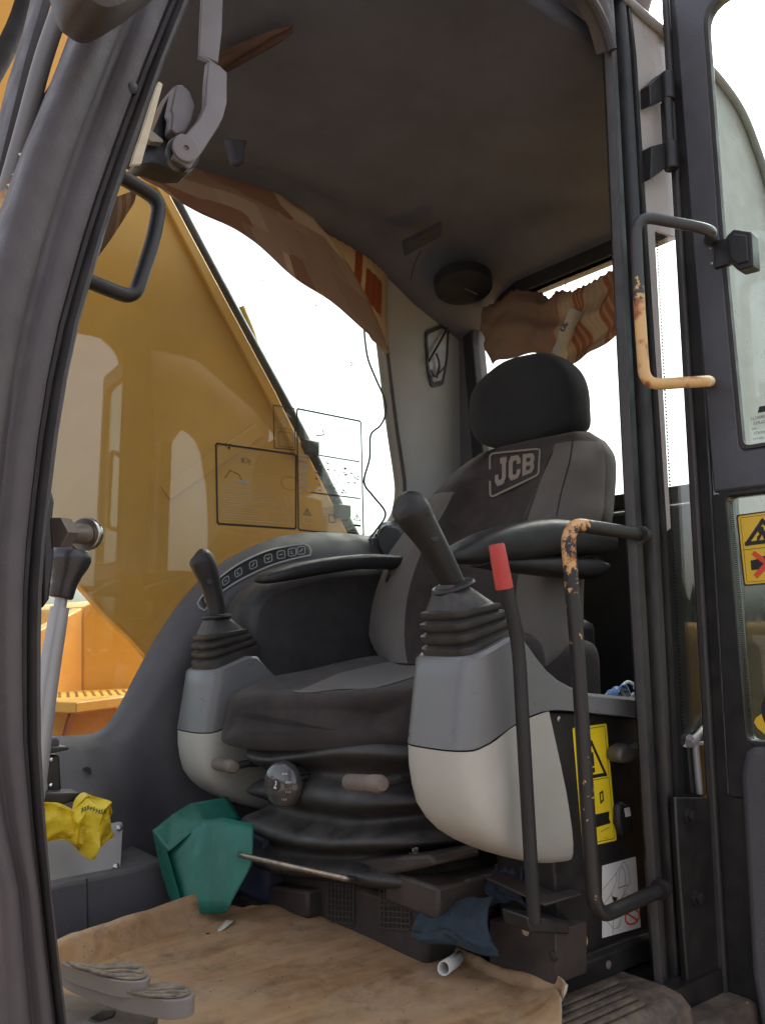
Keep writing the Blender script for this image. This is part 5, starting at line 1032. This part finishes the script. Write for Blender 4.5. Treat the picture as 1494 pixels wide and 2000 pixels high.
for i, (u, v) in enumerate([(160+k*5.5, 1582-4*math.sin(k*.7)) for k in range(9)]):
    for l in ([(0, 5), (3, -4)], [(0, -3), (4, 3)]):
        v_, f_ = hline(hbg, [(u+a*1.0, v+c_+random.uniform(-1.5, 1.5)) for a, c_ in l], 1.5, .002)
        if v_: pb.raw(v_, f_)
if pb.v: pb.build("bag_print", PRB, bag)
bn_ = N(t_, "TexNoise", Scale=45., Detail=5., Roughness=.6, Distortion=1.5); bp_ = N(t_, "Bump", Strength=.7, Distance=.006); tcb = N(t_, "TexCoord")
t_.links.new(tcb.outputs["Object"], bn_.inputs["Vector"]); ab_ = N(t_, "Math", operation='ABSOLUTE'); sb_ = N(t_, "Math", operation='SUBTRACT'); sb_.inputs[1].default_value = .5
t_.links.new(bn_.outputs[0], sb_.inputs[0]); t_.links.new(sb_.outputs[0], ab_.inputs[0]); t_.links.new(ab_.outputs[0], bp_.inputs["Height"]); t_.links.new(bp_.outputs[0], p_.inputs["Normal"]); t_.links.new(bp_.outputs[0], tr_.inputs["Normal"])
def soft_sheet(name, pts, nrm, mat, parent, amp, cuts=6, thick=.002, fq=9., seed=0):
    bm = bmesh.new(); fv = [bm.verts.new(p) for p in pts]; bm.faces.new(fv); bmesh.ops.triangulate(bm, faces=bm.faces); bmesh.ops.subdivide_edges(bm, edges=bm.edges, cuts=cuts, use_grid_fill=True)
    for v in bm.verts:
        p = v.co; k = 1-2*abs(mnoise.noise(V((p.x*fq*1.8+seed, p.y*fq, p.z*fq*.8)))) + .5*(1-2*abs(mnoise.noise(p*fq*2.3+V((0, seed, 2))))); v.co = p+nrm*(amp*k)
    bm.verts.index_update(); vs = [v.co.copy() for v in bm.verts]; fs = [tuple(v.index for v in f.verts) for f in bm.faces]; bm.free()
    return add(name, vs, fs, mat, parent, ang=60, solid=thick)
# green folder / sheet
GRN = M("green_plastic_sheet", (.012, .135, .094), .42, var=.3, scale=14, streak=(1, 1, .18), dust=.35, dcol=(.06, .16, .12), bump=.5, bscale=45)
gn = thing("green_sheet", "folded green plastic sheet leaning between the console and the floor mat", "plastic sheet", at(400, 1780, 'Z', .0))
pa, pb_, pc = at(362, 1783, 'Y', 1.475), at(442, 1783, 'Y', 1.425), at(395, 1602, 'Y', 1.50); nn_ = (pb_-pa).cross(pc-pa).normalized()
def gl_(l, o_=0.): return [on(u, v, pa-nn_*o_*(1 if nn_.y > 0 else -1), nn_) for u, v in l]
nf_ = nn_ if nn_.y < 0 else -nn_
soft_sheet("front_leaf", gl_([(326, 1660), (396, 1602), (440, 1597), (497, 1610), (493, 1690), (441, 1784), (362, 1784)]), nf_, GRN, gn, .0035)
q = [at(u, v, 'Y', y) for u, v, y in ((298, 1622, 1.55), (335, 1592, 1.57), (372, 1569, 1.58), (445, 1556, 1.58), (470, 1600, 1.53), (395, 1606, 1.51), (328, 1664, 1.51))]
soft_sheet("rear_leaf", q, V((-.2, -.9, .3)), GRN, gn, .004, seed=5)
q = [at(298, 1622, 'Y', 1.552), at(326, 1660, 'Y', 1.505), at(362, 1783, 'Y', 1.462), at(336, 1768, 'Y', 1.50), at(312, 1690, 'Y', 1.53)]
b = MB(); b.prism(q, (.002, .006, 0)); b.build("spine", GRN, gn, bevel=.001)
b = MB(); b.box((1.0, 1.56, .07), (.22, .16, .13)); tag(b.build("storage_case", M("navy_case", (.022, .026, .06), .5, dust=.2), None, bevel=.012), "dark blue case tucked behind the green plastic sheet under the seat", "case")
# blue cloth
BLU = M("blue_cloth", (.008, .019, .033), .75, var=.3, scale=12, bump=.6, bscale=400, sheen=.05, dust=.25, dcol=(.06, .055, .05))
def drape(c4, nx, ny, amp, seed, yb):
    rows = []
    for i in range(ny):
        t = i/(ny-1); r = []
        for j in range(nx):
            s = j/(nx-1); p = (c4[0]*(1-s)+c4[1]*s)*(1-t)+(c4[3]*(1-s)+c4[2]*s)*t
            p = p+V((-amp*(mnoise.noise(V((s*3.2, t*2.6, seed)))+.5*mnoise.noise(V((s*7, t*5, seed+4))))-yb*math.sin(math.pi*t), amp*.5*mnoise.noise(V((s*4, t*4, seed+9))), amp*.6*mnoise.noise(V((s*4, t*3, seed+2)))))
            r.append(p)
        rows.append(r)
    return grid(rows)
v_, f_, uv = drape([at(838, 1766, 'X', .93), at(962, 1750, 'X', .965), at(972, 1868, 'X', .935), at(810, 1834, 'X', .89)], 30, 24, .011, 5, .018)
tag(add("blue_cloth", v_, f_, BLU, None, solid=.003, ang=80), "rumpled dark blue cloth lying at the seat base beside the lever bracket", "cloth")
v_, f_, uv = drape([at(968, 1690, 'X', 1.04), at(1030, 1684, 'X', 1.045), at(1028, 1765, 'X', 1.03), at(960, 1760, 'X', 1.02)], 12, 12, .02, 15, .01)
tag(add("navy_cloth", v_, f_, M("navy_cloth", (.018, .026, .045), .85, sheen=.1), None, solid=.003, ang=80), "small navy cloth stuffed under the near console behind the red-handled lever", "cloth")
b = MB(); b.prism(atX([(912, 1700), (955, 1690), (955, 1790), (912, 1790)], 1.06), (.02, 0, 0)); tag(b.build("rusty_block", M("rust", (.13, .06, .03), .8, var=.3), None, bevel=.004), "rusty brown bracket in the shade under the near console", "bracket")
# paper tube, scraps
a = at(866, 1893, 'Y', .985); c = at(903, 1868, 'Y', 1.06); d = (c-a).normalized()
b = MB(); n1 = d.cross(V((0, 0, 1))).normalized(); n2 = n1.cross(d)
def pr_(p, k): return [p+(n1*math.cos(t)*.95+n2*math.sin(t)*(1.15 if math.sin(t) > 0 else .9))*k for t in [2*math.pi*i/20 for i in range(20)]]
b.loft([pr_(a, .0098), pr_(a.lerp(c, .5), .0098), pr_(c, .0095)], cap=False); tag(b.build("paper_tube", M("white_paper", (.60, .57, .53), .7, var=.1, dust=.3), None, solid=.0013), "white paper tube lying at the edge of the brown floor mat", "paper tube")
p = at(440, 1812, 'Z', .012); b = MB(); b.raw([p+V(x) for x in ((-.028, -.012, 0), (-.012, -.016, .004), (.018, .004, .006), (.030, .018, .002), (.008, .012, .008), (-.012, .000, .002))], [(0, 1, 5), (1, 2, 4, 5), (2, 3, 4)]); tag(b.build("paper_scrap", M("scrap", (.5, .45, .36), .8), None, solid=.0008), "small torn paper scrap lying on the brown floor mat below the green sheet", "paper scrap")
p = at(406, 1828, 'Z', .010); b = MB(); b.lathe(p, (0, 0, 1), [(.002, -.003), (.0055, 0), (.004, .004), (.001, .005)], n=8); tag(b.build("clod", PRB, None), "small dark lump of dirt on the brown floor mat near the paper scrap", "dirt")
c = at(835, 1897, 'Z', .011); b = MB(); b.raw([c+V((.011*math.cos(t)*(1+.2*math.sin(3*t)), .014*math.sin(t), .0012)) for t in [2*math.pi*k/14 for k in range(14)]], [tuple(range(14))]); tag(b.build("mat_hole", PRB, None, solid=.001), "dark worn hole in the brown floor mat beside the white paper tube", "hole")
# blue and white strap lying on the console tail
c = at(1212, 1352, 'Y', .93)
b = MB(); BW = M("blue_strap", (.10, .22, .45), .7, wear=((.6, .62, .64), .53, 70), var=.2)
rows = []
for i in range(9):
    t = i/8; rows.append([c+V((-.030+.045*t+.004*math.sin(s*5), -.012+.024*s, -.006+.022*math.sin(math.pi*t)*(1-.5*s)+.006*mnoise.noise(V((t*5, s*5, 2))))) for s in [k/6 for k in range(7)]])
v_, f_, _ = grid(rows); sp = add("strap", v_, f_, BW, None, solid=.002, ang=60); tag(sp, "small blue and white woven strap curled on the grey ledge behind the grab rail", "strap")
b = MB(); b.tube([c+V((.022+.019*math.cos(a), .0, .004+.013*math.sin(a))) for a in [2*math.pi*k/20 for k in range(19)]], .0028, n=8); b.build("loop", M("strap_white", (.5, .52, .53), .7), sp)
b = MB(); b.loft(crumple([(1236, 1362), (1248, 1350), (1262, 1352), (1266, 1368), (1240, 1370)], .92, .012, 6, 2, .01)); tag(b.build("rag", M("grey_rag", (.10, .10, .115), .9), None), "tiny crumpled grey rag beside the blue strap on the ledge", "rag")
# black lining box behind the seat
b = MB(); b.prism(roundpoly([V((1.62, .87, .10)), V((1.62, 1.34, .10)), V((1.62, 1.34, .80)), V((1.62, .87, .80))], .03), (.16, 0, 0)); tag(b.build("storage_box", PLA, None, bevel=.012), "black lining box in the shade behind the seat and armrest", "storage box")
b = MB(); b.prism(atY([(514, 1142), (560, 1126), (640, 1104), (780, 1096), (840, 1300), (700, 1420), (500, 1420), (470, 1270), (488, 1180)], 1.675), (0, .12, 0)); tag(b.build("inner_console", M("inner_console_black", (.030, .029, .033), .6, dust=.2), None, bevel=.03, seg=4), "dark side console under the far armrest along the right-hand window", "side console")

# grit scattered on the mat: nobody could count it
hm = hugger(md_, -.0008); gb = MB(); random.seed(11)
for i in range(230):
    u, v = random.uniform(150, 1080), random.uniform(1795, 1995); p = hm(u, v)
    if p is None or p.z > .08: continue
    r = random.choice((.0006, .0008, .0011, .0016)); gb.lathe(p, (random.uniform(-.4, .4), random.uniform(-.4, .4), 1), [(r*.6, -r*.4), (r*random.uniform(.8, 1.4), r*.2), (r*.3, r)], n=5)
o = gb.build("grit", M("grit", (.20, .14, .10), .9, var=.6, scale=60), None, ang=20); o["kind"] = "stuff"
